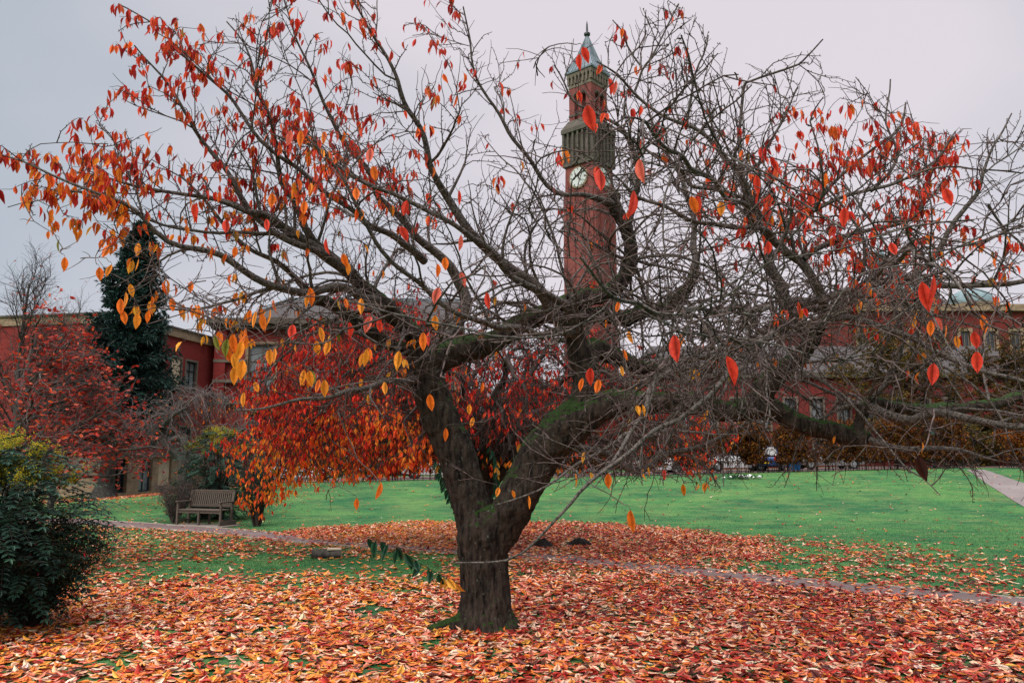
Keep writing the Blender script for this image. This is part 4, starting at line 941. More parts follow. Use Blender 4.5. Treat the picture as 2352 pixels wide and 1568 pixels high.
fs, ftips = small_shrub('fuchsia_shrub', (-6.75, 11.55, 0), 1.05, .9, 1.7, 90, 26000, .035, DG, [4, 3, 3, 1], 'dense dark green bush dotted with small red flowers below the yellow-flowered shrub')
P = ftips[rng.integers(0, len(ftips), 90)]; A = np.column_stack([rng.normal(0, .15, 90), rng.normal(0, .15, 90), -np.ones(90)])
leaves('flowers', T_MED, P, A, rdir(90), rng.uniform(.04, .06, 90), np.full(90, .45), pick([(.55, .01, .03), (.4, .01, .05)], [1, 1], 90), 'leaf', fs)
small_shrub('twiggy_shrub', (at(395, 1200, 29)[0], 29.2, 0), .85, .7, 1.75, 46, 6500, .045, [(.05, .028, .018), (.09, .035, .03), (.018, .035, .018), (.12, .05, .07), (.03, .05, .02)], [3, 3, 4, 2, 2], 'dull purple-brown twiggy shrub beside the left arm of the bench', 'bark_pale')
small_shrub('evergreen_shrub', (at(470, 1195, 31)[0], 31.2, 0), 1.2, .7, 1.5, 40, 9000, .07, [(.008, .028, .018), (.015, .045, .028)], [1, 1], 'low black-green bush filling the space behind the bench seat')
small_shrub('multi_stemmed_shrub', (at(592, 1200, 28.2)[0], 28.2, 0), 1.05, .8, 2.4, 16, 5200, .10, DG, [4, 3, 3, .5], 'open dark green shrub with several stout stems just beyond the bench end', z0=.75, stem_r=.05, wid=.3, twig=.55)

# hedge : long, with gap for the entrance path
def hedge(name, x0, x1, y, h0, h1, depth, nl, label, pal, wts, stems=9):
    t = empty(name, ((x0 + x1) / 2, y, float(gz((x0 + x1) / 2, y))), label=label, cat='hedge'); o = np.array(t.location); st = Tubes(); n = int((x1 - x0) * stems)
    tips = []
    for i in range(n):
        x = random.uniform(x0, x1); yy = y + random.uniform(-.5, .5) * depth * .6; z = float(gz(x, yy)); h = np.interp(x, [x0, x1], [h0, h1]) * random.uniform(.85, 1.04)
        q, r_ = grow((x, yy, z - .03), (random.gauss(0, .12), random.gauss(0, .08), 1), h, .022, .006, 8, .07, (0, 0, .6)); st.add(q - o, r_, 5)
        for j in range(2, 9):
            for _ in range(3):
                q2, r2 = grow(q[j], (random.gauss(0, 1), random.gauss(0, .8), .35), random.uniform(.2, .5), .008, .004, 3, .15, (0, 0, .3))
                if abs(q2[-1][1] - y) > depth * .6: continue
                st.add(q2 - o, r2, 3)
                tips += [q2[1], q2[2], q2[3]]
    tips = np.array(tips); w_ = np.clip(.25 + 1.6 * (vnoise(tips[:, 0], tips[:, 2], .7, 7) + .25), .05, 1); w_ *= np.clip((tips[:, 2] - gz(tips[:, 0], tips[:, 1])) / .3, .35, 1)
    idx = rng.choice(len(tips), nl, p=w_ / w_.sum()); p = tips[idx] + rng.normal(0, .06, (nl, 3)) - o
    leaves('foliage', T_LOW, p, rdir(nl) + np.array([0, 0, -.3]), rdir(nl) + np.array([0, -.4, .4]), rng.uniform(.09, .15, nl), np.full(nl, .7), pick(pal, wts, nl), 'leaf', t)
    st.build('stems', M['bark_back'], t); return t
HP = [(.24, .07, .015), (.12, .035, .012), (.40, .15, .02), (.045, .02, .01), (.10, .08, .015), (.5, .24, .03)]
hedge('beech_hedge', -13.0, 3.0, 46.3, 1.9, 2.3, .9, 14000, 'thin see-through hedge of brown leaves before the parked cars, left stretch', HP, [4, 4, 3, 3, 2, 1], 7)
hedge('beech_hedge', 3.0, 26.0, 46.3, 2.5, 2.8, 1.1, 85000, 'dense copper and ochre beech hedge behind the lawn up to the doorway path', HP, [5, 4, 2.6, 4, 2, .8], 9)
hedge('beech_hedge', 27.8, 40.0, 46.0, 2.0, 2.2, 1.0, 26000, 'short orange-brown hedge on the far right of the doorway path', [(.34, .10, .015), (.22, .06, .012), (.5, .19, .02), (.08, .03, .01)], [4, 4, 3, 2], 9)

# ================================================================== buildings
def brickm(name, c1, c2, mortar, sc_=1.0):
    n = NT(name); co = n.coord(); sp_ = n.n('ShaderNodeSeparateXYZ'); n.l(co, sp_.inputs[0])
    cb = n.n('ShaderNodeCombineXYZ'); n.l(n.math('ADD', sp_.outputs[0], sp_.outputs[1]), cb.inputs[0]); n.l(sp_.outputs[2], cb.inputs[1])
    b = n.n('ShaderNodeTexBrick'); b.inputs['Scale'].default_value = 1; b.inputs['Brick Width'].default_value = .225 * sc_; b.inputs['Row Height'].default_value = .075 * sc_
    b.inputs['Mortar Size'].default_value = .008 * sc_; b.inputs['Color1'].default_value = (*c1, 1); b.inputs['Color2'].default_value = (*c2, 1); b.inputs['Mortar'].default_value = (*mortar, 1)
    n.l(cb.outputs[0], b.inputs['Vector']); f = n.noise(co, .5, 5, .7)
    c = n.mix(1, b.outputs[0], n.ramp(f, [(.3, (.72, .7, .72)), (.7, (1.15, 1.15, 1.15))]), 'MULTIPLY'); M[name] = n.pbr(c, .88, None, 0, .2)
brickm('brick', (.26, .024, .020), (.19, .018, .016), (.15, .05, .04)); brickm('brick_deep', (.20, .022, .018), (.15, .018, .016), (.12, .05, .04)); brickm('brick_tower', (.22, .060, .048), (.17, .045, .038), (.22, .08, .07), 4)
def stonem(name, c1, c2, bw=.9, bh=.42):
    n = NT(name); co = n.coord(); sp_ = n.n('ShaderNodeSeparateXYZ'); n.l(co, sp_.inputs[0]); cb = n.n('ShaderNodeCombineXYZ'); n.l(n.math('ADD', sp_.outputs[0], sp_.outputs[1]), cb.inputs[0]); n.l(sp_.outputs[2], cb.inputs[1])
    b = n.n('ShaderNodeTexBrick'); b.inputs['Scale'].default_value = 1; b.inputs['Brick Width'].default_value = bw; b.inputs['Row Height'].default_value = bh; b.inputs['Mortar Size'].default_value = .01
    b.inputs['Color1'].default_value = (*c1, 1); b.inputs['Color2'].default_value = (*c2, 1); b.inputs['Mortar'].default_value = (*[x * .6 for x in c1], 1); n.l(cb.outputs[0], b.inputs['Vector'])
    f = n.noise(co, 1.4, 6, .7); c = n.mix(1, b.outputs[0], n.ramp(f, [(.3, (.55, .55, .56)), (.7, (1.15, 1.12, 1.08))]), 'MULTIPLY'); M[name] = n.pbr(c, .9, n.bump(n.noise(co, 20), .2, .01), 0, .2)
stonem('stone', (.32, .23, .15), (.26, .19, .125)); stonem('stone_grey', (.20, .17, .13), (.16, .135, .105)); stonem('stone_dark', (.12, .105, .085), (.09, .08, .065))
plain('slate', (.022, .02, .02), (.055, .045, .04), 3, .7, .5, dist=.03, stretch=(1, 1, 4)); plain('lead', (.10, .135, .15), (.17, .21, .23), 1.2, .5, .1, metal=.2)
plain('copper_green', (.10, .16, .17), (.17, .24, .25), 1.5, .6, .2); plain('frame_dark', (.012, .02, .02), (.025, .032, .03), 5, .5, 0); plain('frame_stone', (.10, .085, .065), (.16, .135, .105), 5, .9, .2)
plain('panel_cream', (.42, .33, .22), (.50, .40, .28), 1.2, .8, .1); plain('blind_white', (.42, .44, .42), (.60, .61, .58), .8, .7, 0); plain('frame_white', (.55, .56, .55), (.7, .7, .7), 4, .5, 0)
n = NT('glass_dark'); M['glass_dark'] = n.pbr((.012, .018, .022), .06, None, 0, .8)
n = NT('glass_pale'); f = n.noise(n.coord(), .9, 3); M['glass_pale'] = n.pbr(n.ramp(f, [(.35, (.10, .12, .13)), (.6, (.20, .22, .225))]), .1, None, 0, .8)  # pale mottling in the glass colour stands for reflections
plain('black_metal', (.01, .012, .012), (.02, .022, .022), 6, .45, .1, spec=.5)

def facade(parent, name, x0, x1, z0, z1, y, openings, mat, depth=.28, back=6.0, core=True):
    """front wall in local coords (front face at y, facing -y), real openings with reveals; core closes the building behind"""
    m = MB(); X = sorted({x0, x1, *[o[0] for o in openings], *[o[1] for o in openings]}); Z = sorted({z0, z1, *[o[2] for o in openings], *[o[3] for o in openings]})
    for a, b_ in zip(X[:-1], X[1:]):
        for c, d in zip(Z[:-1], Z[1:]):
            mx_, mz = (a + b_) / 2, (c + d) / 2
            if any(o[0] < mx_ < o[1] and o[2] < mz < o[3] for o in openings): continue
            m.add([(a, y, c), (b_, y, c), (b_, y, d), (a, y, d)], [(0, 1, 2, 3)])
    for (a, b_, c, d) in [o[:4] for o in openings]:
        m.add([(a, y, c), (b_, y, c), (b_, y, d), (a, y, d), (a, y + depth, c), (b_, y + depth, c), (b_, y + depth, d), (a, y + depth, d)], [(0, 4, 5, 1), (1, 5, 6, 2), (2, 6, 7, 3), (3, 7, 4, 0)])
    if core:
        m.add([(x0, y, z0), (x1, y, z0), (x1, y + back, z0), (x0, y + back, z0), (x0, y, z1), (x1, y, z1), (x1, y + back, z1), (x0, y + back, z1)], [(1, 2, 6, 5), (2, 3, 7, 6), (3, 0, 4, 7), (4, 5, 6, 7)])
        m.add([(x0, y + depth + .3, z0), (x1, y + depth + .3, z0), (x1, y + depth + .3, z1), (x0, y + depth + .3, z1)], [(0, 1, 2, 3)])
    return m.build(name, mat, parent)
def window(parent, x0, x1, z0, z1, y, depth=.2, glass='glass_dark', frame='frame_dark', nx=2, nz=2, fw=.07, sill='frame_stone', surround=0.0):
    m = MB(); yf = y + depth
    m.box(x0, x0 + fw, yf, yf + .07, z0, z1); m.box(x1 - fw, x1, yf, yf + .07, z0, z1); m.box(x0 + fw, x1 - fw, yf, yf + .07, z0, z0 + fw); m.box(x0 + fw, x1 - fw, yf, yf + .07, z1 - fw, z1)
    for i in range(1, nx): xx = x0 + (x1 - x0) * i / nx; m.box(xx - fw * .35, xx + fw * .35, yf + .01, yf + .06, z0 + fw, z1 - fw)
    for i in range(1, nz): zz = z0 + (z1 - z0) * (i / nz if nz != 2 else .68); m.box(x0 + fw, x1 - fw, yf + .005, yf + .065, zz - fw * .4, zz + fw * .4)
    w_ = m.build('window', M[frame], parent)
    MB().box(x0 + .01, x1 - .01, yf + .075, yf + .09, z0 + .01, z1 - .01).build('pane', M[glass], w_)
    if surround:
        s = surround; m = MB(); m.box(x0 - s, x0, y - .05, y + .1, z0, z1); m.box(x1, x1 + s, y - .05, y + .1, z0, z1); m.box(x0 - s, x1 + s, y - .06, y + .1, z1, z1 + s); m.box(x0 - s, x1 + s, y - .09, y + .1, z0 - s, z0); m.build('surround', M[sill], w_)
    return w_
def zat(v, Y, u=CU): return float(at(u, v, Y)[2])

# --- left building, receding wall
pA = at(238, 1130, 49.6); pB = at(478, 1130, 61.0); d = unit(pB[:2] - pA[:2]) if False else None
dv = np.array([pB[0] - pA[0], pB[1] - pA[1]]); LA = np.linalg.norm(dv); rzA = math.atan2(dv[1], dv[0])
blA = empty('brick_building', (pA[0], pA[1], 0), rzA, label='two-tone office block of red brick over a pale stone ground floor, behind the spruce', cat='building')
def xA(u): # local x on the receding wall for photo column u
    k = (u - CU) / FOC; return (k * pA[1] - pA[0]) / (dv[0] / LA - k * dv[1] / LA)
def zA(u, v): x = xA(u); Y = pA[1] + dv[1] / LA * x; return zat(v, Y, u)
H1 = zA(430, 783); gf = zA(400, 1040)
wins = []
for (ua, ub, vt, vb) in ((388, 411, 823, 889), (423, 447, 831, 897), (383, 406, 985, 1022), (416, 441, 981, 1018), (345, 365, 812, 882), (305, 325, 800, 875), (265, 285, 790, 868), (345, 365, 985, 1022), (305, 325, 985, 1022)):
    um = (ua + ub) / 2; wins.append((xA(ua), xA(ub), zA(um, vb), zA(um, vt)))
facade(blA, 'wall', 0, LA, gf, H1, 0, wins, M['brick'], .25, 14)
for i, o in enumerate(wins): window(blA, *o, 0, .12, 'panel' if False else ('glass_pale'), 'frame_dark', 2, 2, .09, 'frame_stone', .14)
MB().box(wins[0][0] + .02, wins[0][1] - .02, .05, .11, wins[0][2] + .02, wins[0][3] - .02).build('blanked_panel', M['panel_cream'], blA, label='cream boarded-over window')
gw = []
for (ua, ub) in ((272, 300), (328, 357), (371, 400), (418, 446)): gw.append((xA(ua), xA(ub), .15 if ua != 371 else .5, zA((ua + ub) / 2, 1054)))
facade(blA, 'ground_floor_wall', 0, LA, -.3, gf - .25, -.12, gw, M['stone'], .3, 13.8)
for i, o in enumerate(gw):
    if i == 2: MB().box(o[0] + .01, o[1] - .01, .05, .12, o[2], o[3]).build('blanked_panel', M['panel_cream'], blA)
    else: window(blA, *o, -.12, .2, 'glass_pale' if i != 0 else 'glass_dark', 'frame_dark', 2, 2, .10)
MB().box(-.1, LA, -.3, .3, gf - .26, gf + .02).build('string_course', M['stone_dark'], blA)
MB().box(-.1, LA + .1, -.18, 14.1, H1, H1 + .55).build('parapet', M['stone'], blA); MB().box(-.2, LA + .15, -.28, 14.2, H1 + .551, H1 + .68).build('coping', M['stone_dark'], blA)
# --- left building, frontal wing at the picture's left
YL = 58.0; xl0 = at(-120, 1130, YL)[0]; xl1 = at(262, 1130, YL)[0]
blL = empty('brick_building', (xl0, YL, 0), 0, label='low red brick wing with pale-paned windows at the left edge, rooftop room above', cat='building')
def xL(u): return at(u, 1130, YL)[0] - xl0
HL = zat(797, YL, 100); gl_ = zat(1040, YL, 100)
wl_ = [(xL(a), xL(b_), zat(c, YL, a), zat(d_, YL, a)) for a, b_, c, d_ in ((93, 118, 900, 826), (150, 196, 898, 822), (52, 76, 900, 826), (8, 34, 900, 826), (93, 118, 1010, 955), (150, 196, 1010, 955), (8, 34, 1010, 955), (210, 240, 898, 822))]
facade(blL, 'wall', 0, xl1 - xl0, gl_, HL, 0, wl_, M['brick'], .25, 10)
for i, o in enumerate(wl_): window(blL, *o, 0, .12, 'glass_pale', 'frame_white' if i in (1,) else 'frame_dark', 2, 2, .1, 'frame_stone', .14)
gwl = [(xL(a), xL(b_), .35, zat(1064, YL, a)) for a, b_ in ((20, 60), (74, 106), (118, 158), (172, 214), (230, 256))]
facade(blL, 'ground_floor_wall', 0, xl1 - xl0, -.3, gl_ - .25, -.12, gwl, M['stone'], .3, 9.8)
for i, o in enumerate(gwl): window(blL, *o, -.12, .2, 'glass_pale' if i in (1, 2) else 'glass_dark', 'frame_dark', 2, 2, .1)
MB().box(-.1, xl1 - xl0, -.3, .3, gl_ - .26, gl_ + .02).build('string_course', M['stone_dark'], blL)
MB().box(-.1, xl1 - xl0 + .1, -.18, 10, HL, HL + .7).build('parapet', M['stone'], blL)
zr0 = HL + .702; zr1 = zat(744, YL + 3, 90); MB().box(xL(20), xL(140), 3, 9, zr0, zr1).build('rooftop_room', M['brick'], blL)
MB().prism([(xL(8), zr1 + .002), (xL(146), zr1 + .002), (xL(146), zr1 + .2), (xL(80), zr1 + .55), (xL(8), zr1 + .2)], 2.6, 9.4).build('roof', M['lead'], blL)
o = (xL(97), xL(118), zr1 - 1.5, zr1 - .5); window(blL, *o, 2.9, 0, 'glass_pale', 'frame_stone', 2, 1, .1)

# --- centre building with stone cornice and slate gable roof
YC = 60.0; xc0 = at(480, 1100, YC)[0]; xc1 = at(1060, 1100, YC)[0]; WC = xc1 - xc0; zb = .5
blC = empty('brick_building', (xc0, YC, 0), R(2), label='grand red brick building with stone bands, heavy cornice and slate roof, behind the red cherry', cat='building')
def xC(u): return at(u, 1100, YC)[0] - xc0
def zC(v, u=600): return zat(v, YC, u)
zcor = zC(757); wc = []
for a, b_ in ((556, 618), (700, 762), (845, 907), (985, 1040)): wc += [(xC(a), xC(b_), zC(905), zC(790)), (xC(a + 6), xC(b_ - 6), zC(1015), zC(945))]
wc.append((xC(641), xC(652), zC(797), zC(778)))
gd = [(xC(a), xC(b_), zb + .1, zC(1040)) for a, b_ in ((520, 548), (590, 640), (660, 700), (740, 790), (873, 905), (930, 970), (990, 1030))]
facade(blC, 'wall', 0, WC, zC(1028), zcor, 0, wc, M['brick'], .3, 16); facade(blC, 'ground_floor_wall', 0, WC, -.3, zC(1028) - .2, -.1, gd, M['brick_deep'], .3, 15.8)
for i, o in enumerate(wc): window(blC, *o, 0, .15, 'glass_pale' if i % 2 == 0 and i < 8 else 'glass_dark', 'frame_stone', 2 if i < 8 else 1, 3 if i < 8 else 1, .12, 'stone', .22 if i < 8 else .08)
for i, o in enumerate(gd): window(blC, *o, -.1, .15, 'glass_dark' if i % 2 else 'glass_pale', 'frame_stone', 2, 2, .1, 'stone', .3)
MB().box(-.15, WC + .1, -.28, .2, zC(1028) - .2, zC(1028) + .12).build('string_course', M['stone_grey'], blC)
m = MB()
for v in (830, 876, 925): MB().box(-.04, xC(553), -.38, .1, zC(v) - .1, zC(v) + .13).build('stone_band', M['stone_grey'], blC)
pass
for ua_, ub_ in ((480, 506), (660, 684), (800, 824)): MB().box(xC(ua_), xC(ub_), -.35, -.002, zC(1028) + .13, zcor - .002).build('pilaster', M['brick'], blC)
m = MB(); m.box(-.3, WC, -.6, 16, zcor, zcor + .35); m.box(-.75, WC, -1.05, 16.2, zcor + .351, zcor + .62); m.box(-.5, WC, -.8, 16, zcor + .621, zcor + .78); m.build('cornice', M['stone_dark'], blC)
m = MB(); m.box(-.1, WC, -.4, 15.6, zcor + .781, zC(737)); m.box(-.2, WC, -.5, 15.7, zC(737) + .001, zC(737) + .18); m.build('parapet', M['stone_grey'], blC)
zr = zC(737) + .182; zt = zat(684, YC + 6, 593)
m = MB(); xa, xr = xC(530), xC(596); m.add([(xa, .6, zr), (WC - .5, .6, zr), (WC - .5, 14, zr), (xa, 14, zr), (xr, 6.5, zt), (WC - .5, 6.5, zt)], [(0, 1, 5, 4), (1, 2, 5), (2, 3, 4, 5), (3, 0, 4), (3, 2, 1, 0)]); m.build('roof', M['slate'], blC)
MB().bar((xa, .58, zr + .05), (xr, 6.5, zt + .08), .35, .18).build('roof_hip', M['lead'], blC)
m = MB(); m.bar((xr - .15, 6.5, zt + .02), (WC - .5, 6.5, zt + .02), .3, .2); m.build('roof_ridge', M['lead'], blC)

# --- right long building behind the hedge
YR = 58.0; xr0 = at(1470, 1080, YR)[0]; xr1 = at(2470, 1080, YR)[0]; WR = xr1 - xr0; zb = 1.2
blR = empty('brick_building', (xr0, YR, zb), 0, label='long red brick building with dark entrance door behind the beech hedge', cat='building')
def xR(u): return at(u, 1080, YR)[0] - xr0
def zR(v, u=1900): return zat(v, YR, u) - zb
HR = zR(868); wr = []
for u in range(1500, 2450, 62): wr.append((xR(u), xR(u + 26), zR(985), zR(915)))
gr = []
for u in range(1500, 2180, 62): gr.append((xR(u), xR(u + 26), zR(1055), zR(1010)))
dr = (xR(2216), xR(2276), 0.02, zR(985)); wr = [o for o in wr if o[1] < dr[0] - .2 or o[0] > dr[1] + .2]
facade(blR, 'wall', 0, WR, -1, HR, 0, wr + gr + [dr], M['brick_deep'], .4, 12)
for o in wr: window(blR, *o, 0, .15, 'glass_pale', 'frame_dark', 2, 2, .1, 'frame_stone', .15)
for o in gr: window(blR, *o, 0, .15, 'glass_dark', 'frame_dark', 2, 2, .1, 'frame_stone', .15)
dw = window(blR, *dr, 0, .3, 'glass_dark', 'black_metal', 4, 2, .12, 'frame_stone', .3); dw.name = 'door'
for xp_ in (dr[0] - 1.4, dr[1] + .4): MB().box(xp_, xp_ + 1.0, -1.2, -.01, -.5, zR(985) + .2).build('porch_pier', M['brick_deep'], blR)
MB().box(dr[0] - 1.6, dr[1] + 1.6, -1.4, -.01, zR(985) + .201, zR(985) + .8).build('porch_lintel', M['stone_dark'], blR)
m = MB(); m.box(-.2, WR, -.35, 12.2, HR, HR + .4); m.build('cornice', M['stone_dark'], blR)
m = MB(); m.add([(-.2, -.3, HR + .401), (WR, -.3, HR + .401), (WR, 12, HR + .401), (-.2, 12, HR + .401), (2, 6, HR + 3.2), (WR - 2, 6, HR + 3.2)], [(0, 1, 5, 4), (1, 2, 5), (2, 3, 4, 5), (3, 0, 4), (3, 2, 1, 0)]); m.build('roof', M['slate'], blR)

# --- domed hall far right
YD = 95.0; xd0 = at(1960, 1060, YD)[0]; xd1 = at(2500, 1060, YD)[0]
blD = empty('domed_hall', (xd0, YD, 1.5), 0, label='great hall with pale green domes and a lantern above the far right trees', cat='building')
def xD(u): return at(u, 1060, YD)[0] - xd0
def zD(v, u=2150): return zat(v, YD, u) - 1.5
wd = [(xD(u), xD(u + 22), zD(900), zD(760)) for u in range(1990, 2480, 60)]
facade(blD, 'wall', 0, xd1 - xd0, -1, zD(715), 0, wd, M['brick_deep'], .5, 24)
for o in wd: window(blD, *o, 0, .2, 'glass_dark', 'frame_stone', 2, 3, .15, 'stone', .35)
MB().box(-.4, xd1 - xd0, -.6, 24.5, zD(715), zD(700)).build('cornice', M['stone'], blD)
def dome(u, vtop, vbot, wpx, lantern=False):
    x = xD(u); r = wpx / 2 * YD / FOC; z0 = zD(vbot, u); z1 = zD(vtop, u); h = z1 - z0
    dr_ = MB(); dr_.lathe([(r * 1.02, zD(700) - z0 - .02), (r * 1.02, -.3), (r * 1.12, -.3), (r * 1.12, .0)], 24, (x, 6, z0)).build('drum', M['stone_grey'], blD, False)
    m = MB(); m.lathe([(r * math.cos(a), h * math.sin(a)) for a in np.linspace(0.01, math.pi / 2 - .05, 10)], 24, (x, 6, z0))
    dm = m.build('dome', M['copper_green'], blD, False)
    if lantern:
        lr = 12 * YD / FOC; l0 = z1 - .1; l1 = zD(563, u); l2 = zD(536, u)
        m = MB()
        for k in range(8):
            a = k * math.pi / 4; m.box(-.12, .12, -.12, .12, l0, l1, Matrix.Translation((x + lr * math.cos(a), 6 + lr * math.sin(a), 0)))
        m.lathe([(lr * 1.4, 0), (lr * 1.4, .35)], 16, (x, 6, l0)); m.lathe([(lr * 1.35, 0), (lr * 1.35, .3)], 16, (x, 6, l1)); m.lathe([(lr * .2, 0), (lr * .2, l1 - l0)], 10, (x, 6, l0))
        m.lathe([(lr * 1.2, .3), (lr * .9, (l2 - l1) * .5), (lr * .3, (l2 - l1) * .8), (.05, (l2 - l1) * 1.3)], 16, (x, 6, l1)); m.build('lantern', M['copper_green'], dm)
dome(2106, 598, 648, 100, True); dome(2200, 612, 655, 84); dome(2330, 640, 680, 110); dome(2010, 640, 672, 60)

# --- the clock tower
YT = 172.0; tw_c = at(1356, 600, YT)
tower = empty('clock_tower', (tw_c[0], YT, 1.0), R(45 + 4), label='tall red brick clock tower with pyramid roof and spire rising behind the big cherry', cat='tower')
def zT(v): return zat(v, YT, 1356) - 1.0
def sq(m, half, z0, z1, taper=None): h2 = taper if taper is not None else half; m.lathe([(half * math.sqrt(2), z0), (h2 * math.sqrt(2), z1)], 4, (0, 0, 0), math.pi / 4); return m
def px2m(px): return px * YT / FOC * 1.06 / (2 * math.sqrt(2)) * 1.0
hs0, hs1, hs2 = px2m(118), px2m(108), px2m(95)
m = MB(); sq(m, hs0, -2, zT(620)); sq(m, hs0 * .995, zT(620), zT(385), hs1 * .99); m.build('shaft', M['brick_tower'], tower)
# recessed arch strips on the shaft: proud vertical lesenes
m = MB()
for k in range(4):
    Mk = Matrix.Rotation(k * math.pi / 2, 4, 'Z')
    for xx in (-.86, -.3, .3, .86):
        m.box(xx * hs0 - .35, xx * hs0 + .35, -hs0 * 1.045, -hs0 * .9, 2, zT(450), Mk)
m.build('lesenes', M['brick_tower'], tower)
zc = zT(418)
for k in range(4):
    Mk = Matrix.Rotation(k * math.pi / 2, 4, 'Z')
    m = MB(); rc = hs1 * .66
    def ring(r, y0, y1, n=32):
        vs = [(r * math.cos(2 * math.pi * i / n), -y, zc + r * math.sin(2 * math.pi * i / n)) for y in (y0, y1) for i in range(n)]
        m.add([Mk @ Vector(v) for v in vs], [(i, (i + 1) % n, n + (i + 1) % n, n + i) for i in range(n)] + [tuple(range(2 * n - 1, n - 1, -1))])
    ring(rc, hs1 * .9, hs1 * 1.10); cf = m.build('clock_face', M['stone'], tower)
    m = MB(); ring(rc * .86, hs1 * 1.0, hs1 * 1.115); m.build('dial', M['blind_white'], cf)
    m = MB()
    for a, ln in ((R(60), .75), (R(-40), .5)): m.bar(Mk @ Vector((0, -hs1 * 1.13, zc)), Mk @ Vector((rc * ln * math.cos(a), -hs1 * 1.13, zc + rc * ln * math.sin(a))), .3, .12)
    for i in range(12):
        a = i * math.pi / 6; m.bar(Mk @ Vector((rc * .68 * math.cos(a), -hs1 * 1.125, zc + rc * .68 * math.sin(a))), Mk @ Vector((rc * .82 * math.cos(a), -hs1 * 1.125, zc + rc * .82 * math.sin(a))), .2, .08)
    m.build('hands', M['black_metal'], cf)
# stone stage
ha = hs1 * 1.12
m = MB(); sq(m, ha, zT(388), zT(380)); sq(m, hs1 * .98, zT(380), zT(312)); sq(m, ha * 1.05, zT(312), zT(303)); sq(m, ha * 1.05, zT(303), zT(282), hs2 * .98)
for k in range(4):
    Mk = Matrix.Rotation(k * math.pi / 2, 4, 'Z')
    for i in range(7):
        xx = (-1 + 2 * i / 6) * ha * .94; m.box(xx - .22, xx + .22, -ha * 1.02, -hs1 * .97, zT(380), zT(312), Mk)
m.build('stone_stage', M['stone_dark'], tower)
# belfry
zb0, zb1 = zT(282), zT(206)
m = MB(); q = hs2 * .92; sq(m, hs2 * .55, zb0, zb1)
for k in range(4):
    Mk = Matrix.Rotation(k * math.pi / 2, 4, 'Z')
    m.box(-q, -q * .52, -q, -q * .55, zb0, zb1, Mk); m.box(q * .52, q * .9999, -q * .999, -q * .551, zb0, zb1, Mk)
    m.box(-q * .12, q * .12, -q, -q * .7, zb0, zb1, Mk)
    zt2 = zb1 - (zb1 - zb0) * .28
    m.box(-q * .52, q * .52, -q * .998, -q * .6, zt2, zb1, Mk)
m.build('belfry', M['brick_tower'], tower)
m = MB()
for k in range(4):
    Mk = Matrix.Rotation(k * math.pi / 2, 4, 'Z')
    for cx in (-.32, .32):
        for i in range(8):
            a0, a1 = math.pi * i / 8, math.pi * (i + 1) / 8; r_ = q * .22; zz = zt2 - r_ * .2
            m.bar(Mk @ Vector((cx * q + r_ * math.cos(a0), -q * 1.02, zz + r_ * math.sin(a0))), Mk @ Vector((cx * q + r_ * math.cos(a1), -q * 1.02, zz + r_ * math.sin(a1))), .4, .35)
    m.box(-q * 1.02, q * 1.02, -q * 1.04, -q * .98, zb0 + (zb1 - zb0) * .12, zb0 + (zb1 - zb0) * .18, Mk)
m.build('arches', M['stone_dark'], tower)
# corbelled gallery
zg0, zg1 = zb1, zT(176); m = MB(); sq(m, q * .96, zg0, zg1); sq(m, q * 1.12, zg1 - (zg1 - zg0) * .16, zg1 + .1); sq(m, q * 1.03, zg0 - .2, zg0 + .4)
for k in range(4):
    Mk = Matrix.Rotation(k * math.pi / 2, 4, 'Z')
    for i in range(7):
        xx = (-1 + 2 * i / 6) * q * 1.0; m.box(xx - .2, xx + .2, -q * 1.12, -q * .94, zg0 + (zg1 - zg0) * .2, zg1 - (zg1 - zg0) * .3, Mk); m.box(xx - .38, xx + .38, -q * 1.13, -q * .94, zg1 - (zg1 - zg0) * .3, zg1 - (zg1 - zg0) * .15, Mk)
m.build('gallery', M['stone_grey'], tower)
m = MB(); zap = zT(84); sq(m, q * 1.2, zg1 + .12, zg1 + .5); m.lathe([(q * 1.2 * math.sqrt(2), zg1 + .5), (q * .62 * math.sqrt(2), zg1 + (zap - zg1) * .42), (.35, zap)], 4, (0, 0, 0), math.pi / 4)
roof = m.build('roof', M['lead'], tower)
m = MB()
for k in range(4):
    Mk = Matrix.Rotation(k * math.pi / 2, 4, 'Z')
    for i in range(9):
        s = -1 + 2 * i / 8; a = Vector((s * q * 1.18, -q * 1.21, zg1 + .5)); b_ = Vector((s * q * .62, -q * .635, zg1 + (zap - zg1) * .42)); c_ = Vector((s * .1, -.25, zap)); m.bar(Mk @ a, Mk @ b_, .12, .16); m.bar(Mk @ b_, Mk @ c_, .10, .14)
m.build('roof_rolls', M['lead'], roof)
m = MB(); m.lathe([(.30, 0), (.75, .5), (.75, .9), (.28, 1.3), (.2, (zT(47) - zap) * .8), (.05, zT(47) - zap)], 10, (0, 0, zap - .2)); m.build('spire', M['black_metal'], tower)

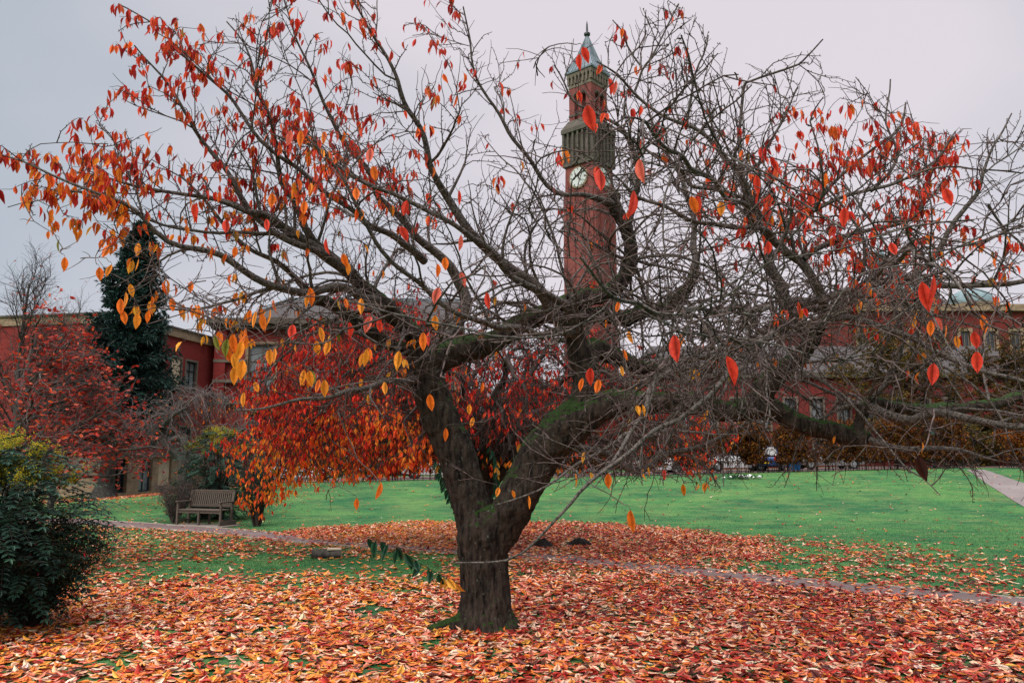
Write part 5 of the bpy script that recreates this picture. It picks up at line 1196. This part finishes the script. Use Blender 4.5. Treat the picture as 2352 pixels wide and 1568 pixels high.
# ================================================================== bench
plain('wood_grey', (.05, .038, .030), (.12, .092, .072), 10, .85, .5, dist=.004, stretch=(1, 8, 8)); plain('slab', (.16, .13, .11), (.24, .2, .17), 6, .9, .4)
gp_ = ground(462, 1209); bn = empty('park_bench', (gp_[0], gp_[1] + .25, .06), R(-20), label='weathered grey wooden garden bench with slatted back beside the path', cat='bench')
W2, S = .92, 1.12
for sx in (-1, 0, 1):
    MB().box(sx * W2 - .035, sx * W2 + .035, -.32, -.25, 0, .44 * S if sx == 0 else .68 * S).build('leg', M['wood_grey'], bn, bevel=.008)
    if sx: m = MB(); m.bar((sx * W2, .27, 0), (sx * W2, .27, .46 * S), .07, .07); m.bar((sx * W2, .27, .44 * S), (sx * W2, .40, 1.02 * S), .07, .06); m.build('leg', M['wood_grey'], bn)
    else: MB().box(-.03, .03, .22, .29, 0, .42 * S).build('leg', M['wood_grey'], bn)
    MB().bar((sx * W2, -.25, .14), (sx * W2, .24, .14), .04, .05).build('stretcher', M['wood_grey'], bn)
    if sx: MB().box(sx * W2 - .05, sx * W2 + .05, -.37, .36, .68 * S, .72 * S).build('armrest', M['wood_grey'], bn, bevel=.01)
m = MB()
for i in range(6): m.box(-W2 + .02, W2 - .02, -.33 + i * .098, -.33 + i * .098 + .08, .44 * S, .47 * S)
m.box(-W2, W2, -.30, -.27, .36 * S, .435 * S); m.build('seat', M['wood_grey'], bn)
m = MB(); m.bar((-W2, .30, .56 * S), (W2, .30, .56 * S), .035, .07, (0, -.2, 1)); m.bar((-W2, .395, 1.0 * S), (W2, .395, 1.0 * S), .045, .10, (0, -.2, 1))
for i in range(21): xx = -W2 + .07 + i * (2 * W2 - .14) / 20; m.bar((xx, .30, .55 * S), (xx, .39, .98 * S), .045, .018, (0, -1, .2))
m.build('backrest', M['wood_grey'], bn)
MB().box(-1.1, 1.15, -.45, .5, -.09, -.002).build('plinth', M['slab'], bn, bevel=.02)
m = MB(); m.box(.93, 1.0, -.4, .45, .0, .15); m.build('side_board', M['wood_grey'], bn)

# stump / cut log
plain('sawn_wood', (.42, .34, .24), (.58, .50, .38), 20, .8, .3)
g_ = ground(750, 1280); log = empty('cut_log', (g_[0], g_[1], 0), R(8), label='short sawn log with a pale cut end lying in the grass', cat='log')
m = MB(); prof = []
N = 18; rings = 9; vs = []; fs_ = []
for i in range(rings):
    xx = -.34 + .68 * i / (rings - 1)
    for k in range(N):
        a = 2 * math.pi * k / N; r_ = (.12 + .016 * mnoise.noise((xx * 5, math.cos(a) * 2, math.sin(a) * 2))) * (1 + .06 * math.sin(i)); vs.append((xx, r_ * 1.5 * math.cos(a), .085 + r_ * math.sin(a)))
for i in range(rings - 1):
    for k in range(N): fs_.append((i * N + k, i * N + (k + 1) % N, (i + 1) * N + (k + 1) % N, (i + 1) * N + k))
m.add(vs, fs_); m.build('bark', M['bark_grey'], log, True)
m = MB(); m.add([vs[(rings - 1) * N + k] for k in range(N)] + [(v[0] + .004, v[1], v[2]) for v in vs[(rings - 1) * N:]], [tuple(range(N, 2 * N))]); m.add([vs[k] for k in range(N)], [tuple(range(N - 1, -1, -1))])
m.box(.02, .34, -.15, .15, .19, .215); m.build('cut_face', M['sawn_wood'], log)
# soil mounds
n = NT('soil'); f = n.noise(n.coord(), 14, 6, .7); M['soil'] = n.pbr(n.ramp(f, [(.3, (.008, .009, .008)), (.7, (.035, .03, .024))]), .95, n.bump(f, .9, .05), 0, .1)
for u, v, rx_, ry_, lb in ((1250, 1256, .30, .26, 'dark earth mound in the leaves nearer the big trunk'), (1330, 1252, .38, .3, 'wider dark earth mound in the leaves farther from the big trunk')):
    g_ = ground(u, v); me = []; vs = []; fs_ = []; N = 20
    for j in range(7):
        rr = 1 - j / 6
        for k in range(N):
            a = 2 * math.pi * k / N; q_ = 1 + .35 * mnoise.noise((math.cos(a) * 1.5 + u, math.sin(a) * 1.5, j * .3)); vs.append((rx_ * rr * q_ * math.cos(a), ry_ * rr * q_ * math.sin(a), .20 * (1 - rr ** 2) * q_ + .03 * mnoise.noise((a * 2, j, 0))))
    for j in range(6):
        for k in range(N): fs_.append((j * N + k, j * N + (k + 1) % N, (j + 1) * N + (k + 1) % N, (j + 1) * N + k))
    o = MB().add(vs, fs_).build('soil_mound', M['soil'], None, True, label=lb, cat='mound'); o.location = (g_[0], g_[1], 0)
# bunch of white flowers on the lawn
g_ = ground(1702, 1101); fb = empty('flower_clump', (g_[0], g_[1], g_[2]), label='small clump of white flowers and leaves lying on the open lawn', cat='flowers')
n_ = 260; P = np.column_stack([rng.normal(0, .45, n_), rng.normal(0, .3, n_), rng.uniform(.0, .18, n_)]); leaves('foliage', T_LOW, P, rdir(n_) + np.array([0, 0, .8]), rdir(n_), rng.uniform(.1, .22, n_), np.full(n_, .25), pick(DG, [1, 1, 1, 1], n_), 'evergreen', fb)
plain('petal', (.7, .7, .66), (.85, .85, .82), 9, .7, .1)
for (x_, y_, s_) in ((-.5, .1, .09), (.0, 0, .14), (.12, .1, .11), (.42, -.1, .15), (.3, .2, .09), (.95, 0, .11), (-.9, -.1, .07), (-1.4, .2, .05), (.7, .1, .07)):
    MB().lathe([(s_ * .4, 0), (s_, s_ * .6), (s_ * .8, s_ * 1.2), (s_ * .2, s_ * 1.4)], 9, (x_, y_, .06)).build('bloom', M['petal'], fb)

# ================================================================== cars behind the hedge
def paint(name, c, metal=.2): n = NT(name); M[name] = n.pbr(c, .22, None, metal, .6)
paint('paint_white', (.62, .64, .65), 0); paint('paint_black', (.012, .014, .016)); paint('paint_silver', (.35, .37, .38), .5); paint('paint_blue', (.03, .07, .2)); plain('rubber', (.012, .012, .012), (.02, .02, .02), 9, .85, .1)
n = NT('tail_red'); M['tail_red'] = n.pbr((.4, .01, .01), .3); n = NT('lamp_clear'); M['lamp_clear'] = n.pbr((.7, .72, .72), .15); n = NT('plate_yellow'); M['plate_yellow'] = n.pbr((.75, .5, .03), .5)
def car(px, label, paintm, rz, estate=False, g=None):
    x, y = px; z = float(gz(x, y)); t = empty('parked_car', (x, y, z + .02), rz, label=label, cat='car', group='cars parked behind the hedge')
    m = MB(); L = 2.1
    m.add(*loft([(-L, .35, .62, .72), (-L + .05, .30, .82, .80), (-1.2, .22, .95, .86), (0, .22, .93, .88), (1.0, .22, .92, .87), (1.6, .24, .80, .84), (2.0, .30, .68, .76), (2.1, .38, .58, .66)])); m.build('body', M[paintm], t, bevel=.03)
    tail = -1.95 if estate else -1.6
    m = MB(); z0, z1 = .93, 1.44; secs = [(tail, .76), (tail + .35, .62), (.25, .62), (1.0, .72)]
    vs = []
    for (xx, hw), zz in zip(secs, (z0, z1, z1, z0)): vs += [(xx, -hw, zz), (xx, hw, zz)]
    m.add(vs, [(0, 1, 3, 2), (2, 3, 5, 4), (4, 5, 7, 6), (0, 2, 4, 6), (1, 7, 5, 3), (0, 6, 7, 1)]); m.build('windows', M['glass_dark'], t)
    m = MB(); m.box(tail + .33, .27, -.64, .64, z1 + .002, z1 + .05)
    for s in (-1, 1): m.bar((.26, s * .635, z1), (1.0, s * .735, z0), .07, .05); m.bar((tail + .35, s * .635, z1), (tail, s * .775, z0), .09, .06); m.bar((-.5, s * .64, z1), (-.5, s * .79, z0), .07, .04)
    m.build('roof', M[paintm], t)
    for xx in (-1.3, 1.32):
        for s in (-1, 1):
            m = MB(); vs = []; N = 20
            for yy, r_ in ((-.1, .27), (-.1, .31), (.1, .31), (.1, .27)):
                vs += [(xx + r_ * math.cos(2 * math.pi * k / N), s * .80 + yy, .31 + r_ * math.sin(2 * math.pi * k / N)) for k in range(N)]
            fs_ = [(j * N + k, j * N + (k + 1) % N, (j + 1) * N + (k + 1) % N, (j + 1) * N + k) for j in range(3) for k in range(N)] + [tuple(range(N - 1, -1, -1)), tuple(range(3 * N, 4 * N))]
            wv = m.add(vs, fs_).build('wheel', M['rubber'], t)
            m = MB(); vs = []
            for yy, r_ in ((s * .802 + s * .09, .20), (s * .802 + s * .11, .17)): vs += [(xx + r_ * math.cos(2 * math.pi * k / N), yy, .31 + r_ * math.sin(2 * math.pi * k / N)) for k in range(N)]
            m.add(vs, [(k, (k + 1) % N, N + (k + 1) % N, N + k) for k in range(N)] + [tuple(range(N, 2 * N))]).build('rim', M['paint_silver'], wv)
    for s in (-1, 1): MB().box(1.96, 2.08, s * .62 - .13, s * .62 + .13, .56, .70).build('headlight', M['lamp_clear'], t, bevel=.02); MB().box(-2.12, -2.04, s * .66 - .1, s * .66 + .1, .62, .84).build('tail_light', M['tail_red'], t, bevel=.02)
    MB().box(-2.14, -2.08, -.26, .26, .45, .56).build('number_plate', M['plate_yellow'], t); return t
def loft(secs):
    vs = []; fs_ = []
    for (x, zb_, zt_, hw) in secs: vs += [(x, -hw * .92, zb_), (x, hw * .92, zb_), (x, hw, (zb_ + zt_) * .5), (x, hw * .93, zt_), (x, -hw * .93, zt_), (x, -hw, (zb_ + zt_) * .5)]
    for i in range(len(secs) - 1):
        for k in range(6): fs_.append((i * 6 + k, i * 6 + (k + 1) % 6, (i + 1) * 6 + (k + 1) % 6, (i + 1) * 6 + k))
    n = len(secs) - 1; fs_ += [(5, 4, 3, 2, 1, 0), tuple(n * 6 + k for k in range(6))]; return vs, fs_
def cx(u, Y=50.5): return (at(u, 1080, Y)[0], Y)
for u, lb, pm, rz, es in ((690, 'white car showing through the hedge beneath the red cherry', 'paint_white', 0, False), (905, 'black estate car between the thin street tree and the big trunk', 'paint_black', 180, True), (1000, 'white car glimpsed just beside the big trunk', 'paint_white', 8, False),
    (1330, 'silver car behind the hedge just past the big trunk', 'paint_silver', 0, False), (1500, 'white car low behind the hedge beyond the hanging twigs', 'paint_white', 180, True), (1690, 'white car behind the hanging red leaf cluster', 'paint_white', 0, False), (1775, 'dark blue car with yellow rear plate beside the blue bin', 'paint_blue', 60, True), (1900, 'silver car behind the thick part of the hedge', 'paint_silver', 180, False)):
    car(cx(u), lb, pm, R(rz), es)
# blue wheelie bin
plain('bin_blue', (.02, .14, .38), (.03, .18, .45), 4, .5, .1)
x_, y_ = cx(1826, 48.2); bi = empty('wheeled_bin', (x_, y_, float(gz(x_, y_))), R(6), label='blue wheeled bin behind the hedge', cat='bin')
m = MB(); m.lathe([(.34, .06), (.42, .95)], 4, (0, 0, 0), math.pi / 4); m.build('body', M['bin_blue'], bi, bevel=.02)
m = MB(); m.box(-.33, .33, -.36, .34, .951, 1.02); m.bar((-.3, .36, .98), (.3, .36, .98), .05, .05); m.build('lid', M['bin_blue'], bi, bevel=.01)
for s in (-1, 1):
    vs = []; N = 14
    for xx in (s * .28, s * .33): vs += [(xx, .25 + .1 * math.cos(2 * math.pi * k / N), .1 + .1 * math.sin(2 * math.pi * k / N)) for k in range(N)]
    MB().add(vs, [(k, (k + 1) % N, N + (k + 1) % N, N + k) for k in range(N)] + [tuple(range(N, 2 * N)), tuple(range(N - 1, -1, -1))]).build('wheel', M['rubber'], bi)
# fingerpost and small arrow sign
plain('sign_teal', (.10, .42, .45), (.12, .46, .5), 3, .5, 0)
Ys = 47.6
x_ = at(2141, 1000, Ys)[0]; g_ = float(gz(x_, Ys)); fp_ = empty('fingerpost', (x_, Ys, g_), R(10), label='dark signpost with finger boards and a small teal panel above the hedge', cat='sign')
m = MB(); m.lathe([(.09, -.1), (.09, .15), (.055, .2), (.05, zat(962, Ys, 2140) - g_)], 12); m.build('pole', M['black_metal'], fp_)
z_ = zat(972, Ys, 2140) - g_
for k, (sx, dz) in enumerate(((-1, 0), (-1, -.17), (1, -.02))):
    fb_ = MB().prism([(sx * .06, z_ + dz - .06), (sx * .62, z_ + dz - .06), (sx * .72, z_ + dz), (sx * .62, z_ + dz + .06), (sx * .06, z_ + dz + .06)], -.02, .02).build('finger_board', M['black_metal'], fp_)
    MB().box(*sorted((sx * .12, sx * .58)), -.026, -.021, z_ + dz - .025, z_ + dz + .02).build('lettering_line', M['frame_white'], fb_)
zt_ = zat(988, Ys, 2140) - g_
MB().lathe([(.04, -.28), (.13, -.22), (.15, 0), (.13, .2), (.04, .26)], 12, (-.02, -.18, zt_)).build('teal_panel', M['sign_teal'], fp_, True)
x_ = at(2168, 1000, Ys)[0]; sg = empty('arrow_sign', (x_, Ys, g_), 0, label='small black sign with a white upward arrow on its own post', cat='sign')
za = zat(1018, Ys, 2168) - g_
MB().box(-.03, .03, -.03, .03, -.1, za + .2).build('post', M['black_metal'], sg); pn = MB().box(-.17, .17, -.06, -.031, za - .22, za + .2).build('panel', M['black_metal'], sg)
MB().add([(-.025, -.063, za - .15), (.025, -.063, za - .15), (.025, -.063, za), (.09, -.063, za), (0, -.063, za + .12), (-.09, -.063, za), (-.025, -.063, za)], [(0, 1, 2, 3, 4, 5, 6)]).build('arrow', M['frame_white'], pn)
# low bicycle-stand like dark rack at the door: coiled hoops
x_ = at(2240, 1078, 47)[0]; rk = empty('boot_scraper_rail', (x_, 48.6, float(gz(x_, 48.6))), 0, label='low row of dark metal hoops across the doorway path', cat='rail')
tb = Tubes()
for k in range(5):
    a = np.linspace(0, math.pi, 12); tb.add(np.column_stack([-.9 + .45 * k + .2 * np.cos(a), np.zeros(12), .24 * np.sin(a) - .03]), np.full(12, .022), 6)
tb.build('hoops', M['black_metal'], rk)
# ================================================================== parent fix: meshes with world coords were built relative to their roots
